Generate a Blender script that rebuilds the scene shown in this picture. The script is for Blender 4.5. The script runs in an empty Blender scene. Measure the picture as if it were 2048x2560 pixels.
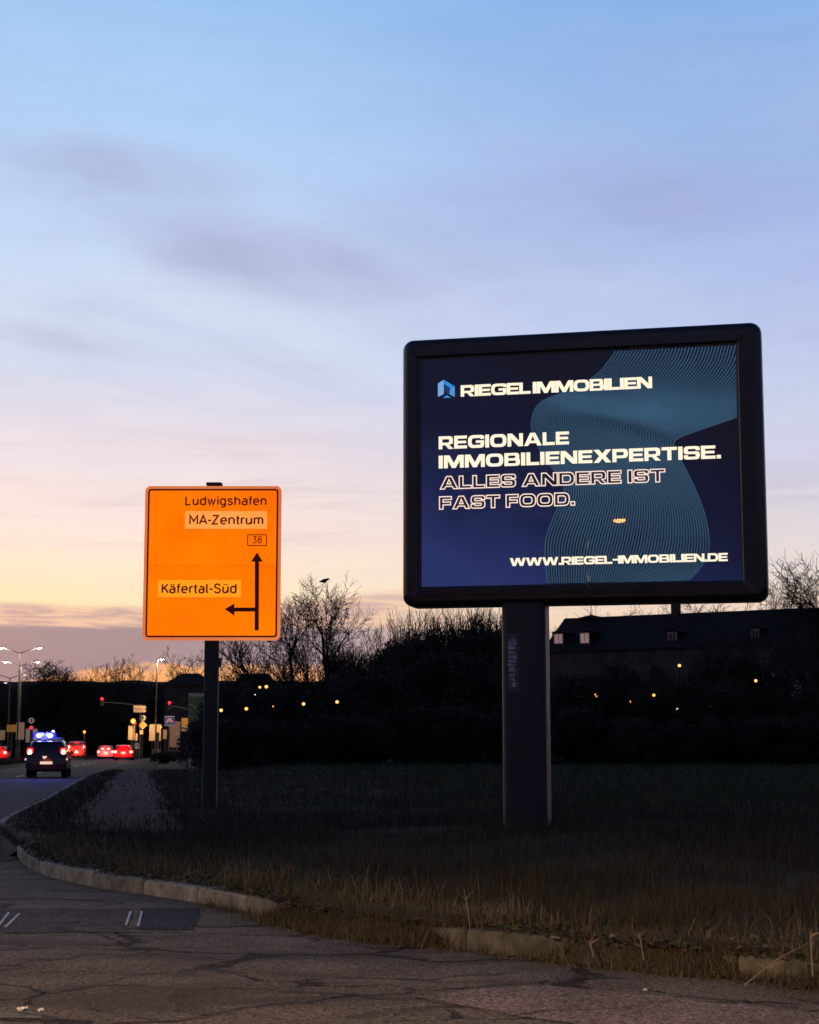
import bpy, bmesh, math, random
import numpy as np
from mathutils import Vector, Matrix

R = math.radians
sc = bpy.context.scene
COL = sc.collection

# ------------------------------------------------------------------ camera
F = 4300.0                       # focal length in pixels of the 2048 x 2560 photograph
HORIZON = 1872.0
PITCH = math.atan((HORIZON - 1280.0) / F)
CAM = Vector((0, 0, 1.25))
cd = bpy.data.cameras.new('camera')
cam = bpy.data.objects.new('camera', cd)
COL.objects.link(cam)
cam.location = CAM
cam.rotation_euler = (math.pi / 2 + PITCH, 0, 0)
cd.sensor_fit = 'HORIZONTAL'
cd.sensor_width = 36
cd.lens = 36 * F / 2048
cd.clip_start = 0.1
cd.clip_end = 4000
cd.dof.use_dof = True
cd.dof.focus_distance = 22
cd.dof.aperture_fstop = 10.0
sc.camera = cam

# ------------------------------------------------------------------ render / exposure
sc.view_settings.view_transform = 'Standard'
sc.view_settings.look = 'None'
sc.view_settings.exposure = 0.0
sc.view_settings.gamma = 1.0
sc.view_settings.use_curve_mapping = False
sc.render.engine = 'CYCLES'
sc.cycles.use_denoising = True
try:
    sc.cycles.denoiser = 'OPENIMAGEDENOISE'
    sc.cycles.denoising_prefilter = 'ACCURATE'
except Exception:
    pass
sc.cycles.use_adaptive_sampling = True
sc.cycles.adaptive_threshold = 0.025
sc.cycles.adaptive_min_samples = 8
sc.cycles.max_bounces = 5
sc.cycles.diffuse_bounces = 3
sc.cycles.glossy_bounces = 3
sc.cycles.transparent_max_bounces = 8
sc.cycles.sample_clamp_indirect = 4


def lin(*c):
    return tuple(((v / 255) / 12.92 if v / 255 <= 0.04045 else ((v / 255 + 0.055) / 1.055) ** 2.4) for v in c)


# ------------------------------------------------------------------ node helper
class NG:
    def __init__(self, tree):
        self.t = tree
        self.n = tree.nodes
        self.l = tree.links

    def node(self, kind, **kw):
        nd = self.n.new(kind)
        for k, v in kw.items():
            setattr(nd, k, v)
        return nd

    def put(self, nd, sock, v):
        s = nd.inputs[sock]
        if hasattr(v, 'is_output') or isinstance(v, bpy.types.NodeSocket):
            self.l.new(v, s)
        else:
            s.default_value = v

    def math(self, op, a, b=None, c=None, clamp=False):
        nd = self.node('ShaderNodeMath', operation=op, use_clamp=clamp)
        self.put(nd, 0, a)
        if b is not None:
            self.put(nd, 1, b)
        if c is not None:
            self.put(nd, 2, c)
        return nd.outputs[0]

    def smooth(self, v, a, b, lo=0.0, hi=1.0):
        nd = self.node('ShaderNodeMapRange', interpolation_type='SMOOTHSTEP')
        self.put(nd, 0, v)
        for i, q in enumerate((a, b, lo, hi)):
            nd.inputs[1 + i].default_value = q
        return nd.outputs[0]

    def mix(self, fac, a, b, blend='MIX'):
        nd = self.node('ShaderNodeMix', data_type='RGBA', blend_type=blend)
        self.put(nd, 0, fac)
        for i, v in ((6, a), (7, b)):
            if isinstance(v, tuple) and len(v) == 3:
                v = (*v, 1)
            self.put(nd, i, v)
        return nd.outputs[2]

    def ramp(self, fac, stops, interp='LINEAR'):
        nd = self.node('ShaderNodeValToRGB')
        r = nd.color_ramp
        r.interpolation = interp
        while len(r.elements) < len(stops):
            r.elements.new(0.5)
        for e, (p, c) in zip(r.elements, stops):
            e.position = p
            e.color = (*c, 1) if len(c) == 3 else c
        self.put(nd, 0, fac)
        return nd.outputs[0]

    def noise(self, vec, scale, detail=4, rough=0.55, dist=0.0):
        nd = self.node('ShaderNodeTexNoise')
        if vec is not None:
            self.put(nd, 'Vector', vec)
        nd.inputs['Scale'].default_value = scale
        nd.inputs['Detail'].default_value = detail
        nd.inputs['Roughness'].default_value = rough
        nd.inputs['Distortion'].default_value = dist
        return nd.outputs[0]

    def combine(self, x, y, z):
        nd = self.node('ShaderNodeCombineXYZ')
        for i, v in enumerate((x, y, z)):
            self.put(nd, i, v)
        return nd.outputs[0]

    def mapping(self, vec, scale=(1, 1, 1), loc=(0, 0, 0), rot=(0, 0, 0)):
        nd = self.node('ShaderNodeMapping')
        self.put(nd, 0, vec)
        nd.inputs['Location'].default_value = loc
        nd.inputs['Rotation'].default_value = rot
        nd.inputs['Scale'].default_value = scale
        return nd.outputs[0]


# ------------------------------------------------------------------ world: dusk sky
SUN_AZ = -24.0        # degrees, left of the view axis
SUN_EL = 1.0
world = bpy.data.worlds.new('World')
sc.world = world
world.use_nodes = True
wt = world.node_tree
world.cycles.sampling_method = 'MANUAL'
world.cycles.sample_map_resolution = 256
wt.nodes.clear()
g = NG(wt)
tc = g.node('ShaderNodeTexCoord')
sep = g.node('ShaderNodeSeparateXYZ')
g.l.new(tc.outputs['Generated'], sep.inputs[0])
dx, dy, dz = sep.outputs
elev = g.math('MULTIPLY', g.math('ARCSINE', g.math('MINIMUM', g.math('MAXIMUM', dz, -1.0), 1.0)), 57.2958)
az = g.math('MULTIPLY', g.math('ARCTAN2', dx, dy), 57.2958)
# low frequency warp so that the bands are not ruler straight
wv = g.combine(g.math('MULTIPLY', az, 0.035), g.math('MULTIPLY', elev, 0.14), 3.7)
warp = g.math('SUBTRACT', g.noise(wv, 1.0, 5, 0.55), 0.5)
tilt = g.math('MULTIPLY', az, 0.03)
el2 = g.math('ADD', g.math('ADD', elev, tilt), g.math('MULTIPLY', warp, g.smooth(elev, 0.5, 9.0, 1.0, 5.5)))
e01 = g.math('DIVIDE', g.math('MAXIMUM', el2, 0.0), 90.0, clamp=True)


def stops(lst):
    return [(e / 90.0, lin(*c)) for e, c in lst]


rampL = g.ramp(e01, stops([(0.0, (226, 128, 76)), (1.6, (250, 166, 104)), (2.9, (255, 190, 130)), (4.4, (255, 230, 184)),
                           (6.0, (255, 231, 207)), (7.6, (250, 228, 219)), (9.4, (238, 223, 227)), (12.0, (214, 221, 240)),
                           (14.5, (200, 217, 244)), (17.5, (184, 210, 245)), (21.0, (171, 205, 244)), (25.0, (152, 194, 240)),
                           (34, (98, 144, 206)), (50, (60, 94, 150)), (70, (40, 64, 108)), (90, (32, 52, 92))]))
rampR = g.ramp(e01, stops([(0.0, (200, 140, 105)), (2.4, (240, 188, 160)), (4.0, (244, 212, 190)), (5.5, (240, 222, 206)),
                           (7.2, (226, 215, 218)), (9.5, (212, 208, 226)), (12.0, (202, 208, 235)), (14.5, (186, 199, 235)),
                           (17.5, (168, 187, 232)), (21.0, (154, 184, 232)), (25.0, (138, 178, 230)),
                           (34, (92, 134, 196)), (50, (58, 90, 146)), (70, (40, 62, 106)), (90, (32, 52, 92))]))
rampB = g.ramp(e01, stops([(0.0, (66, 62, 84)), (5, (84, 78, 104)), (12, (94, 96, 130)), (25, (70, 86, 124)), (45, (48, 70, 116)),
                           (70, (36, 57, 100)), (90, (32, 52, 92))]))
fr = g.smooth(g.math('ADD', az, g.math('MULTIPLY', warp, 8.0)), -11.0, 12.0)
skyc = g.mix(fr, rampL, rampR)
daz = g.math('ABSOLUTE', g.math('SUBTRACT', g.math('MODULO', g.math('ADD', g.math('SUBTRACT', az, SUN_AZ), 540.0), 360.0), 180.0))
back = g.smooth(daz, 42.0, 120.0)
skyc = g.mix(back, skyc, rampB)
# high thin mauve cloud veils
def cloud_noise(sx, sy, off, tiltk, lo, hi, detail=6, rough=0.6, dist=0.6):
    v = g.combine(g.math('MULTIPLY', az, sx), g.math('MULTIPLY', g.math('ADD', elev, g.math('MULTIPLY', az, tiltk)), sy), off)
    return g.smooth(g.noise(v, 1.0, detail, rough, dist), lo, hi)


front = g.math('SUBTRACT', 1.0, back)
veil = cloud_noise(0.075, 0.24, 11.3, 0.10, 0.46, 0.74)
veil = g.math('MULTIPLY', g.math('MULTIPLY', veil, g.smooth(elev, 9.0, 13.0)), g.smooth(elev, 26.0, 17.0))
skyc = g.mix(g.math('MULTIPLY', veil, 0.36), skyc, lin(180, 180, 214))
# the darker mauve smudge left of centre
def blob(a0, e0, wa, we, k):
    u = g.math('DIVIDE', g.math('SUBTRACT', az, a0), wa)
    v = g.math('DIVIDE', g.math('ADD', g.math('SUBTRACT', elev, e0), g.math('MULTIPLY', u, k)), we)
    r = g.math('SQRT', g.math('ADD', g.math('MULTIPLY', u, u), g.math('MULTIPLY', v, v)))
    r = g.math('ADD', r, g.math('MULTIPLY', warp, 2.6))
    return g.smooth(r, 1.15, 0.05)


brk = g.smooth(cloud_noise(0.14, 0.40, 21.0, 0.35, 0.25, 0.75, 3, 0.5, 0.3), 0.0, 1.0, 0.55, 1.0)


def smudge(col, a0, e0, wa, we, k, amt, base):
    return g.mix(g.math('MULTIPLY', g.math('MULTIPLY', blob(a0, e0, wa, we, k), brk), amt), base, lin(*col))


skyc = smudge((168, 170, 206), -7.5, 17.2, 4.5, 1.5, 1.6, 0.26, skyc)
skyc = smudge((160, 157, 195), -4.6, 15.7, 4.4, 1.15, 0.5, 0.38, skyc)
skyc = smudge((166, 168, 206), -10.0, 19.0, 4.0, 0.8, 0.3, 0.40, skyc)
skyc = smudge((158, 168, 212), 7.5, 17.8, 9.0, 2.0, -0.6, 0.50, skyc)
skyc = smudge((176, 178, 212), -11.5, 13.2, 5.0, 0.5, 0.6, 0.40, skyc)
# pale gap below it
skyc = smudge((214, 226, 247), -4.0, 13.9, 6.5, 0.9, 1.6, 0.60, skyc)
# thin grey streaks above the glow
st = cloud_noise(0.10, 1.5, 5.1, -0.03, 0.50, 0.72, 6, 0.62, 0.4)
st = g.math('MULTIPLY', g.math('MULTIPLY', st, g.smooth(elev, 4.6, 7.0)), g.smooth(elev, 13.0, 9.0))
skyc = g.mix(g.math('MULTIPLY', st, 0.36), skyc, g.mix(fr, lin(214, 194, 200), lin(182, 178, 204)))
# low grey-mauve bank above the horizon, thicker to the left
bn_ = g.noise(g.combine(g.math('MULTIPLY', az, 0.42), g.math('MULTIPLY', elev, 1.7), 8.0), 1.0, 6, 0.6, 0.3)
bt = g.math('SUBTRACT', bn_, 0.5)
ebk = g.math('ADD', elev, g.math('MULTIPLY', bt, 0.55))
top = g.smooth(g.math('SUBTRACT', ebk, g.smooth(az, -7.0, 0.0, 0.0, 0.55)), 4.78, 4.44)
low = g.smooth(az, -13.5, -7.5, 2.05, 2.65)     # lower edge rises to the right
bot = g.smooth(g.math('SUBTRACT', g.math('ADD', elev, g.math('MULTIPLY', bt, 1.1)), low), -0.12, 0.22)
bank = g.math('MULTIPLY', top, bot)
bank = g.math('MULTIPLY', bank, g.smooth(az, 5.0, -4.0, 0.22, 1.0))
peach = g.smooth(g.noise(g.combine(g.math('MULTIPLY', az, 0.5), g.math('MULTIPLY', g.math('ADD', elev, g.math('MULTIPLY', az, 0.04)), 4.2), 2.0), 1.0, 5, 0.6, 0.4), 0.42, 0.62)
upper = g.mix(peach, lin(200, 166, 162), lin(240, 196, 170))
bankc = g.mix(g.smooth(g.math('ADD', elev, g.math('MULTIPLY', bt, 0.35)), 4.02, 3.84), upper, g.mix(fr, lin(156, 137, 148), lin(178, 164, 190)))
skyc = g.mix(g.math('MULTIPLY', g.math('MULTIPLY', bank, front), 0.94), skyc, bankc)
# fine mottling of the cloud deck
fm = g.noise(g.combine(g.math('MULTIPLY', az, 0.35), g.math('MULTIPLY', elev, 1.6), 1.0), 1.0, 5, 0.6)
skyc = g.mix(1.0, skyc, g.mix(fm, (0.94, 0.94, 0.95), (1.06, 1.06, 1.05)), 'MULTIPLY')
bg1 = g.node('ShaderNodeBackground')
g.l.new(skyc, bg1.inputs[0])
bg1.inputs[1].default_value = 1.0
nish = g.node('ShaderNodeTexSky', sky_type='NISHITA', sun_disc=False)
nish.sun_elevation = R(SUN_EL)
nish.sun_rotation = R(SUN_AZ)
nish.dust_density = 2.0
bg2 = g.node('ShaderNodeBackground')
g.l.new(nish.outputs[0], bg2.inputs[0])
bg2.inputs[1].default_value = 0.008
addw = g.node('ShaderNodeAddShader')
wo = g.node('ShaderNodeOutputWorld')
g.l.new(bg1.outputs[0], addw.inputs[0])
g.l.new(bg2.outputs[0], addw.inputs[1])
g.l.new(addw.outputs[0], wo.inputs[0])

# the sun has all but set ahead, to the left
sd = bpy.data.lights.new('sun', 'SUN')
sd.energy = 0.12
sd.angle = R(10)
sd.color = (1.0, 0.62, 0.35)
sun = bpy.data.objects.new('sun', sd)
COL.objects.link(sun)
dirv = Vector((math.sin(R(SUN_AZ)) * math.cos(R(3)), math.cos(R(SUN_AZ)) * math.cos(R(3)), math.sin(R(3))))
sun.rotation_euler = dirv.to_track_quat('Z', 'Y').to_euler()


# ------------------------------------------------------------------ picture -> place
def ray(px, py):
    v = (1280.0 - py) / F
    return Vector(((px - 1024.0) / F, math.cos(PITCH) - v * math.sin(PITCH), math.sin(PITCH) + v * math.cos(PITCH)))


def pt(px, py, d):
    r = ray(px, py)
    return CAM + r * (d / r.y)


def gp(px, py, z=0.0):
    r = ray(px, py)
    return CAM + r * ((z - CAM.z) / r.z)


# ------------------------------------------------------------------ mesh helpers
class MB:
    def __init__(self):
        self.v = []
        self.f = []

    def add(self, vs, fs):
        b = len(self.v)
        self.v += [tuple(p) for p in vs]
        self.f += [tuple(b + i for i in q) for q in fs]
        return self

    def box(self, c, s, rz=0.0):
        hx, hy, hz = s[0] / 2, s[1] / 2, s[2] / 2
        co, si = math.cos(rz), math.sin(rz)
        vs = []
        for x, y, z in ((-hx, -hy, -hz), (hx, -hy, -hz), (hx, hy, -hz), (-hx, hy, -hz), (-hx, -hy, hz), (hx, -hy, hz), (hx, hy, hz), (-hx, hy, hz)):
            vs.append((c[0] + x * co - y * si, c[1] + x * si + y * co, c[2] + z))
        return self.add(vs, [(0, 3, 2, 1), (4, 5, 6, 7), (0, 1, 5, 4), (1, 2, 6, 5), (2, 3, 7, 6), (3, 0, 4, 7)])

    def tube(self, pts, rad, n=8, caps=True):
        pts = [Vector(p) for p in pts]
        if not isinstance(rad, (list, tuple)):
            rad = [rad] * len(pts)
        rings = []
        prev = None
        for i, p in enumerate(pts):
            d = (pts[min(i + 1, len(pts) - 1)] - pts[max(i - 1, 0)]).normalized()
            a = Vector((0, 0, 1)) if abs(d.z) < 0.9 else Vector((1, 0, 0))
            u = d.cross(a).normalized()
            if prev is not None and u.dot(prev) < 0:
                u = -u
            prev = u
            w = d.cross(u)
            rings.append([p + (u * math.cos(2 * math.pi * k / n) + w * math.sin(2 * math.pi * k / n)) * rad[i] for k in range(n)])
        vs = [q for r in rings for q in r]
        fs = []
        for i in range(len(pts) - 1):
            for k in range(n):
                a, b = i * n + k, i * n + (k + 1) % n
                fs.append((a, b, b + n, a + n))
        if caps:
            fs.append(tuple(range(n - 1, -1, -1)))
            fs.append(tuple((len(pts) - 1) * n + k for k in range(n)))
        return self.add(vs, fs)

    def ball(self, c, r, sz=(1, 1, 1), nu=12, nv=8):
        vs = []
        fs = []
        for j in range(nv + 1):
            t = math.pi * j / nv
            for i in range(nu):
                a = 2 * math.pi * i / nu
                vs.append((c[0] + r * sz[0] * math.sin(t) * math.cos(a), c[1] + r * sz[1] * math.sin(t) * math.sin(a), c[2] + r * sz[2] * math.cos(t)))
        for j in range(nv):
            for i in range(nu):
                a, b = j * nu + i, j * nu + (i + 1) % nu
                fs.append((a, a + nu, b + nu, b))
        return self.add(vs, fs)

    def loops(self, ls, close=False, cap0=False, cap1=False):
        n = len(ls[0])
        vs = [p for l in ls for p in l]
        fs = []
        for i in range(len(ls) - 1):
            for k in range(n):
                a, b = i * n + k, i * n + (k + 1) % n
                fs.append((a, b, b + n, a + n))
        if cap0:
            fs.append(tuple(range(n - 1, -1, -1)))
        if cap1:
            fs.append(tuple((len(ls) - 1) * n + k for k in range(n)))
        return self.add(vs, fs)

    def plate(self, pts2, y0, y1):
        """polygon in local x,z, extruded along y from y0 (front) to y1"""
        n = len(pts2)
        vs = [(p[0], y0, p[1]) for p in pts2] + [(p[0], y1, p[1]) for p in pts2]
        fs = [tuple(range(n)), tuple(range(2 * n - 1, n - 1, -1))]
        for k in range(n):
            fs.append((k, (k + 1) % n + 0, (k + 1) % n + n, k + n))
        return self.add(vs, fs)

    def mesh(self, name, mat, smooth=False):
        me = bpy.data.meshes.new(name)
        me.from_pydata(self.v, [], self.f)
        me.update()
        bm = bmesh.new()
        bm.from_mesh(me)
        bmesh.ops.recalc_face_normals(bm, faces=bm.faces)
        bm.to_mesh(me)
        bm.free()
        me.materials.append(mat)
        if smooth:
            me.polygons.foreach_set('use_smooth', [True] * len(me.polygons))
            try:
                me.set_sharp_from_angle(angle=R(40))
            except Exception:
                pass
        return me

    def build(self, name, mat, parent=None, smooth=False):
        return link(name, self.mesh(name, mat, smooth), parent)


def link(name, me, parent=None):
    o = bpy.data.objects.new(name, me)
    COL.objects.link(o)
    if parent is not None:
        o.parent = parent
    return o


def tag(o, label=None, cat=None, group=None, kind=None):
    for k, v in (('label', label), ('category', cat), ('group', group), ('kind', kind)):
        if v:
            o[k] = v
    return o


def empty(name, loc, rz=0.0, label=None, cat=None, group=None, kind=None, scale=1.0):
    o = bpy.data.objects.new(name, None)
    o.empty_display_size = 0.1
    COL.objects.link(o)
    o.location = loc
    o.rotation_euler = (0, 0, rz)
    o.scale = (scale, scale, scale) if not isinstance(scale, tuple) else scale
    return tag(o, label, cat, group, kind)


def copy_tree(o, parent=None):
    c = o.copy()
    COL.objects.link(c)
    c.parent = parent
    for ch in list(o.children):
        copy_tree(ch, c)
    return c


def fast_mesh(name, verts, faces, mat, cols=None):
    verts = np.asarray(verts, dtype=np.float32)
    faces = np.asarray(faces, dtype=np.int32)
    m, k = faces.shape
    me = bpy.data.meshes.new(name)
    me.vertices.add(len(verts))
    me.vertices.foreach_set('co', verts.ravel())
    me.loops.add(m * k)
    me.loops.foreach_set('vertex_index', faces.ravel())
    me.polygons.add(m)
    me.polygons.foreach_set('loop_start', np.arange(0, m * k, k, dtype=np.int32))
    try:
        me.polygons.foreach_set('loop_total', np.full(m, k, dtype=np.int32))
    except Exception:
        pass
    if cols is not None:
        a = me.color_attributes.new('Col', 'FLOAT_COLOR', 'POINT')
        cc = np.ones((len(verts), 4), dtype=np.float32)
        cc[:, :3] = cols
        a.data.foreach_set('color', cc.ravel())
    me.update(calc_edges=True)
    me.validate()
    me.materials.append(mat)
    return me


# ------------------------------------------------------------------ materials
MATS = {}


def pmat(name, col, rough=0.6, var=0.15, scale=6.0, bump=0.0, bscale=40.0, metal=0.0, spec=0.5, coat=0.0, rnd=0.0):
    m = bpy.data.materials.new(name)
    m.use_nodes = True
    q = NG(m.node_tree)
    b = m.node_tree.nodes['Principled BSDF']
    t = q.node('ShaderNodeTexCoord')
    n = q.noise(t.outputs['Object'], scale, 5, 0.6)
    lo = tuple(c * (1 - var) for c in col)
    hi = tuple(c * (1 + var) for c in col)
    c = q.mix(q.smooth(n, 0.3, 0.7), lo, hi)
    if rnd:
        oi = q.node('ShaderNodeObjectInfo')
        c = q.mix(1.0, c, q.mix(oi.outputs['Random'], (1 - rnd,) * 3, (1 + rnd,) * 3), 'MULTIPLY')
    q.l.new(c, b.inputs['Base Color'])
    b.inputs['Metallic'].default_value = metal
    b.inputs['Specular IOR Level'].default_value = spec
    if coat:
        b.inputs['Coat Weight'].default_value = coat
    q.put(b, 'Roughness', q.smooth(n, 0.2, 0.8, max(rough - 0.08, 0.02), min(rough + 0.08, 1)))
    if bump:
        bn = q.node('ShaderNodeBump')
        bn.inputs['Strength'].default_value = bump
        bn.inputs['Distance'].default_value = 0.01
        q.l.new(q.noise(t.outputs['Object'], bscale, 4), bn.inputs['Height'])
        q.l.new(bn.outputs[0], b.inputs['Normal'])
    MATS[name] = m
    return m


def emat(name, col, strength=1.0, base=(0.006, 0.006, 0.006), var=0.0, scale=2.0):
    """emission with a little noise on a dark base, for lamps and for painted glow"""
    m = bpy.data.materials.new(name)
    m.use_nodes = True
    q = NG(m.node_tree)
    b = m.node_tree.nodes['Principled BSDF']
    b.inputs['Base Color'].default_value = (*base, 1)
    b.inputs['Roughness'].default_value = 0.4
    t = q.node('ShaderNodeTexCoord')
    n = q.noise(t.outputs['Object'], scale, 3)
    c = q.mix(n, tuple(x * (1 - var) for x in col), tuple(x * (1 + var) for x in col))
    q.l.new(c, b.inputs['Emission Color'])
    b.inputs['Emission Strength'].default_value = strength
    MATS[name] = m
    return m


def vcol_mat(name, rough=0.8, spec=0.15, trans=0.0):
    m = bpy.data.materials.new(name)
    m.use_nodes = True
    q = NG(m.node_tree)
    b = m.node_tree.nodes['Principled BSDF']
    a = q.node('ShaderNodeVertexColor')
    a.layer_name = 'Col'
    t = q.node('ShaderNodeTexCoord')
    n = q.noise(t.outputs['Object'], 1.3, 3)
    c = q.mix(1.0, a.outputs[0], q.mix(n, (0.75, 0.75, 0.75), (1.25, 1.25, 1.25)), 'MULTIPLY')
    q.l.new(c, b.inputs['Base Color'])
    b.inputs['Roughness'].default_value = rough
    b.inputs['Specular IOR Level'].default_value = spec
    MATS[name] = m
    return m


M_soil = pmat('soil', (0.045, 0.036, 0.024), 0.95, 0.4, 0.8, 0.5, 30, spec=0.1)
M_grass = vcol_mat('grass_blades')
M_bark = pmat('bark', (0.035, 0.028, 0.024), 0.9, 0.3, 4, spec=0.1)
M_leaf = vcol_mat('shrub_leaves', 0.75, 0.1)
M_casing = pmat('dark_painted_metal', (0.024, 0.019, 0.020), 0.22, 0.15, 3.0, 0.03, 60, spec=0.5, coat=0.2)
M_rim = pmat('frame_inner_metal', (0.022, 0.018, 0.020), 0.45, 0.15, 3.0)
M_post = pmat('dark_post_metal', (0.024, 0.020, 0.027), 0.5, 0.25, 5.0, 0.05, 40)
M_galv = pmat('galvanised_steel', (0.055, 0.055, 0.06), 0.45, 0.2, 8.0, metal=0.3)
M_pole = pmat('weathered_pole', (0.034, 0.029, 0.028), 0.6, 0.3, 9.0, 0.1, 50)
M_dark = pmat('dark_metal', (0.02, 0.02, 0.022), 0.5)
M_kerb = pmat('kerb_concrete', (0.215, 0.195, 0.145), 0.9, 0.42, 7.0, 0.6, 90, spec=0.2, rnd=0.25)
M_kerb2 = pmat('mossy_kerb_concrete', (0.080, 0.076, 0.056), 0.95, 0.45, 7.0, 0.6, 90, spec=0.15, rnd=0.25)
M_white = pmat('white_sheet', (0.62, 0.58, 0.52), 0.6, 0.06)
M_cream = pmat('cream_sheet', (0.70, 0.52, 0.32), 0.6, 0.08)
M_yellow = pmat('yellow_sheet', (0.75, 0.42, 0.06), 0.5, 0.08)
M_paint = pmat('road_paint', (0.5, 0.5, 0.48), 0.8, 0.35, 14)
M_glassdark = pmat('dark_glass', (0.01, 0.01, 0.012), 0.06, 0.1, spec=0.6)
M_tyre = pmat('tyre_rubber', (0.015, 0.015, 0.015), 0.85)
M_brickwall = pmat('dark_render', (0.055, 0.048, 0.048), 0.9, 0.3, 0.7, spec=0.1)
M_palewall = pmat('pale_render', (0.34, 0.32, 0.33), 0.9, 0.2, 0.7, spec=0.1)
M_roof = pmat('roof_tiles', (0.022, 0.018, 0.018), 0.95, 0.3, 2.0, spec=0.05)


# asphalt with blotches, cracks and aggregate
def asphalt(name, base, crackw=0.020, dark=0.30, cs=0.62, crackmask=(0.40, 0.52)):
    m = bpy.data.materials.new(name)
    m.use_nodes = True
    q = NG(m.node_tree)
    b = m.node_tree.nodes['Principled BSDF']
    t = q.node('ShaderNodeTexCoord')
    P = t.outputs['Object']
    wn = q.node('ShaderNodeTexNoise')
    q.l.new(P, wn.inputs['Vector'])
    wn.inputs['Scale'].default_value = 0.9
    wn.inputs['Detail'].default_value = 5
    off = q.node('ShaderNodeVectorMath', operation='SCALE')
    q.l.new(wn.outputs[1], off.inputs[0])
    off.inputs['Scale'].default_value = 1.1
    ad = q.node('ShaderNodeVectorMath', operation='ADD')
    q.l.new(P, ad.inputs[0])
    q.l.new(off.outputs[0], ad.inputs[1])
    PW = ad.outputs[0]

    def crack(scale, width, rot, seed):
        vo = q.node('ShaderNodeTexVoronoi', feature='DISTANCE_TO_EDGE', voronoi_dimensions='2D')
        q.l.new(q.mapping(PW, (0.55, 1.0, 1), (seed, seed * 1.7, 0), (0, 0, rot)), vo.inputs['Vector'])
        vo.inputs['Scale'].default_value = scale
        wob = q.noise(P, 7, 3)
        wd = q.math('MULTIPLY', q.smooth(wob, 0.3, 0.75), width * 2)
        return q.math('SUBTRACT', 1.0, q.smooth(q.math('SUBTRACT', vo.outputs['Distance'], wd), 0.0, 0.012))

    c1 = q.math('MULTIPLY', crack(cs, crackw, 0.25, 2.0), q.smooth(q.noise(P, 0.33, 3), crackmask[0], crackmask[1]))
    c2 = q.math('MULTIPLY', crack(cs * 2.3, crackw * 0.7, -0.3, 9.0), q.smooth(q.noise(q.mapping(P, loc=(7, 3, 0)), 0.5, 4), 0.46, 0.56))
    cr = q.math('MAXIMUM', c1, c2)
    # tar and oil blotches, drawn out sideways along the traffic
    bl = q.smooth(q.noise(q.mapping(PW, (0.35, 1.15, 1)), 0.9, 6, 0.62), 0.52, 0.68)
    grain = q.noise(P, 62, 4, 0.8)
    agg = q.noise(P, 24, 4, 0.7)
    coarse = q.noise(P, 1.6, 5, 0.6)
    c = q.mix(q.smooth(coarse, 0.3, 0.7), tuple(x * 0.78 for x in base), tuple(x * 1.18 for x in base))
    c = q.mix(1.0, c, q.mix(q.smooth(grain, 0.38, 0.64), (0.30, 0.30, 0.30), (2.0, 1.95, 1.85)), 'MULTIPLY')
    c = q.mix(1.0, c, q.mix(q.smooth(agg, 0.36, 0.64), (0.62, 0.62, 0.62), (1.38, 1.38, 1.38)), 'MULTIPLY')
    c = q.mix(q.math('MULTIPLY', bl, 0.55), c, tuple(x * 0.35 for x in base))
    stn = q.node('ShaderNodeTexVoronoi')
    q.l.new(P, stn.inputs['Vector'])
    stn.inputs['Scale'].default_value = 46.0
    spk = q.math('MULTIPLY', q.smooth(stn.outputs['Distance'], 0.30, 0.16), q.smooth(q.noise(P, 33, 1), 0.56, 0.66))
    c = q.mix(q.math('MULTIPLY', spk, 0.6), c, tuple(min(x * 3.2, .6) for x in base))
    c = q.mix(q.math('MULTIPLY', cr, 0.80), c, tuple(x * dark * 0.4 for x in base))
    q.l.new(c, b.inputs['Base Color'])
    b.inputs['Roughness'].default_value = 0.85
    b.inputs['Specular IOR Level'].default_value = 0.08
    bn = q.node('ShaderNodeBump')
    bn.inputs['Strength'].default_value = 0.9
    bn.inputs['Distance'].default_value = 0.016
    hgt = q.math('SUBTRACT', q.math('ADD', q.math('MULTIPLY', grain, 0.5), agg), q.math('MULTIPLY', cr, 2.0))
    q.l.new(hgt, bn.inputs['Height'])
    q.l.new(bn.outputs[0], b.inputs['Normal'])
    return m


M_asph = asphalt('side_road_asphalt', (0.142, 0.114, 0.085))
M_asph2 = asphalt('main_road_asphalt', (0.044, 0.043, 0.050), 0.006, 0.4, 0.4, (0.6, 0.7))
M_patch_dark = asphalt('dark_asphalt_repair', (0.040, 0.040, 0.046), 0.004, 0.5, 0.5, (0.7, 0.8))
M_patch_dirt = asphalt('dirty_gutter_asphalt', (0.020, 0.018, 0.016), 0.008, 0.4, 0.5, (0.5, 0.6))
M_patch_mid = asphalt('worn_asphalt_repair', (0.085, 0.073, 0.068), 0.008, 0.4, 0.5, (0.5, 0.6))
M_patch_pink = asphalt('pale_asphalt_repair', (0.200, 0.150, 0.126), 0.004, 0.5, 0.4, (0.62, 0.7))
M_path = asphalt('path_asphalt', (0.010, 0.009, 0.011), 0.006, 0.5, 0.4, (0.6, 0.7))

# ------------------------------------------------------------------ the setting
# right-hand boundary of the asphalt: kerb of the side road, corner, then the edge of the main road
BND = [(-40, 62.0), (-15, 30.0), (0, 12.6), (5.0, 6.9), (9.26, 2.25), (10.85, 0.55), (11.8, -0.35), (13.0, -0.98), (14.0, -1.50), (15.0, -2.15), (15.7, -2.68), (16.4, -3.10), (17.45, -3.62),
       (18.8, -4.12), (20.1, -4.48), (21.4, -4.84), (22.8, -5.26), (25.2, -6.0), (40, -8.4), (72, -13.4), (120, -20.1), (173, -27.5), (230, -34.6), (320, -45.0), (420, -56.0)]
BY = np.array([b[0] for b in BND], float)
BX = np.array([b[1] for b in BND], float)


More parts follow.
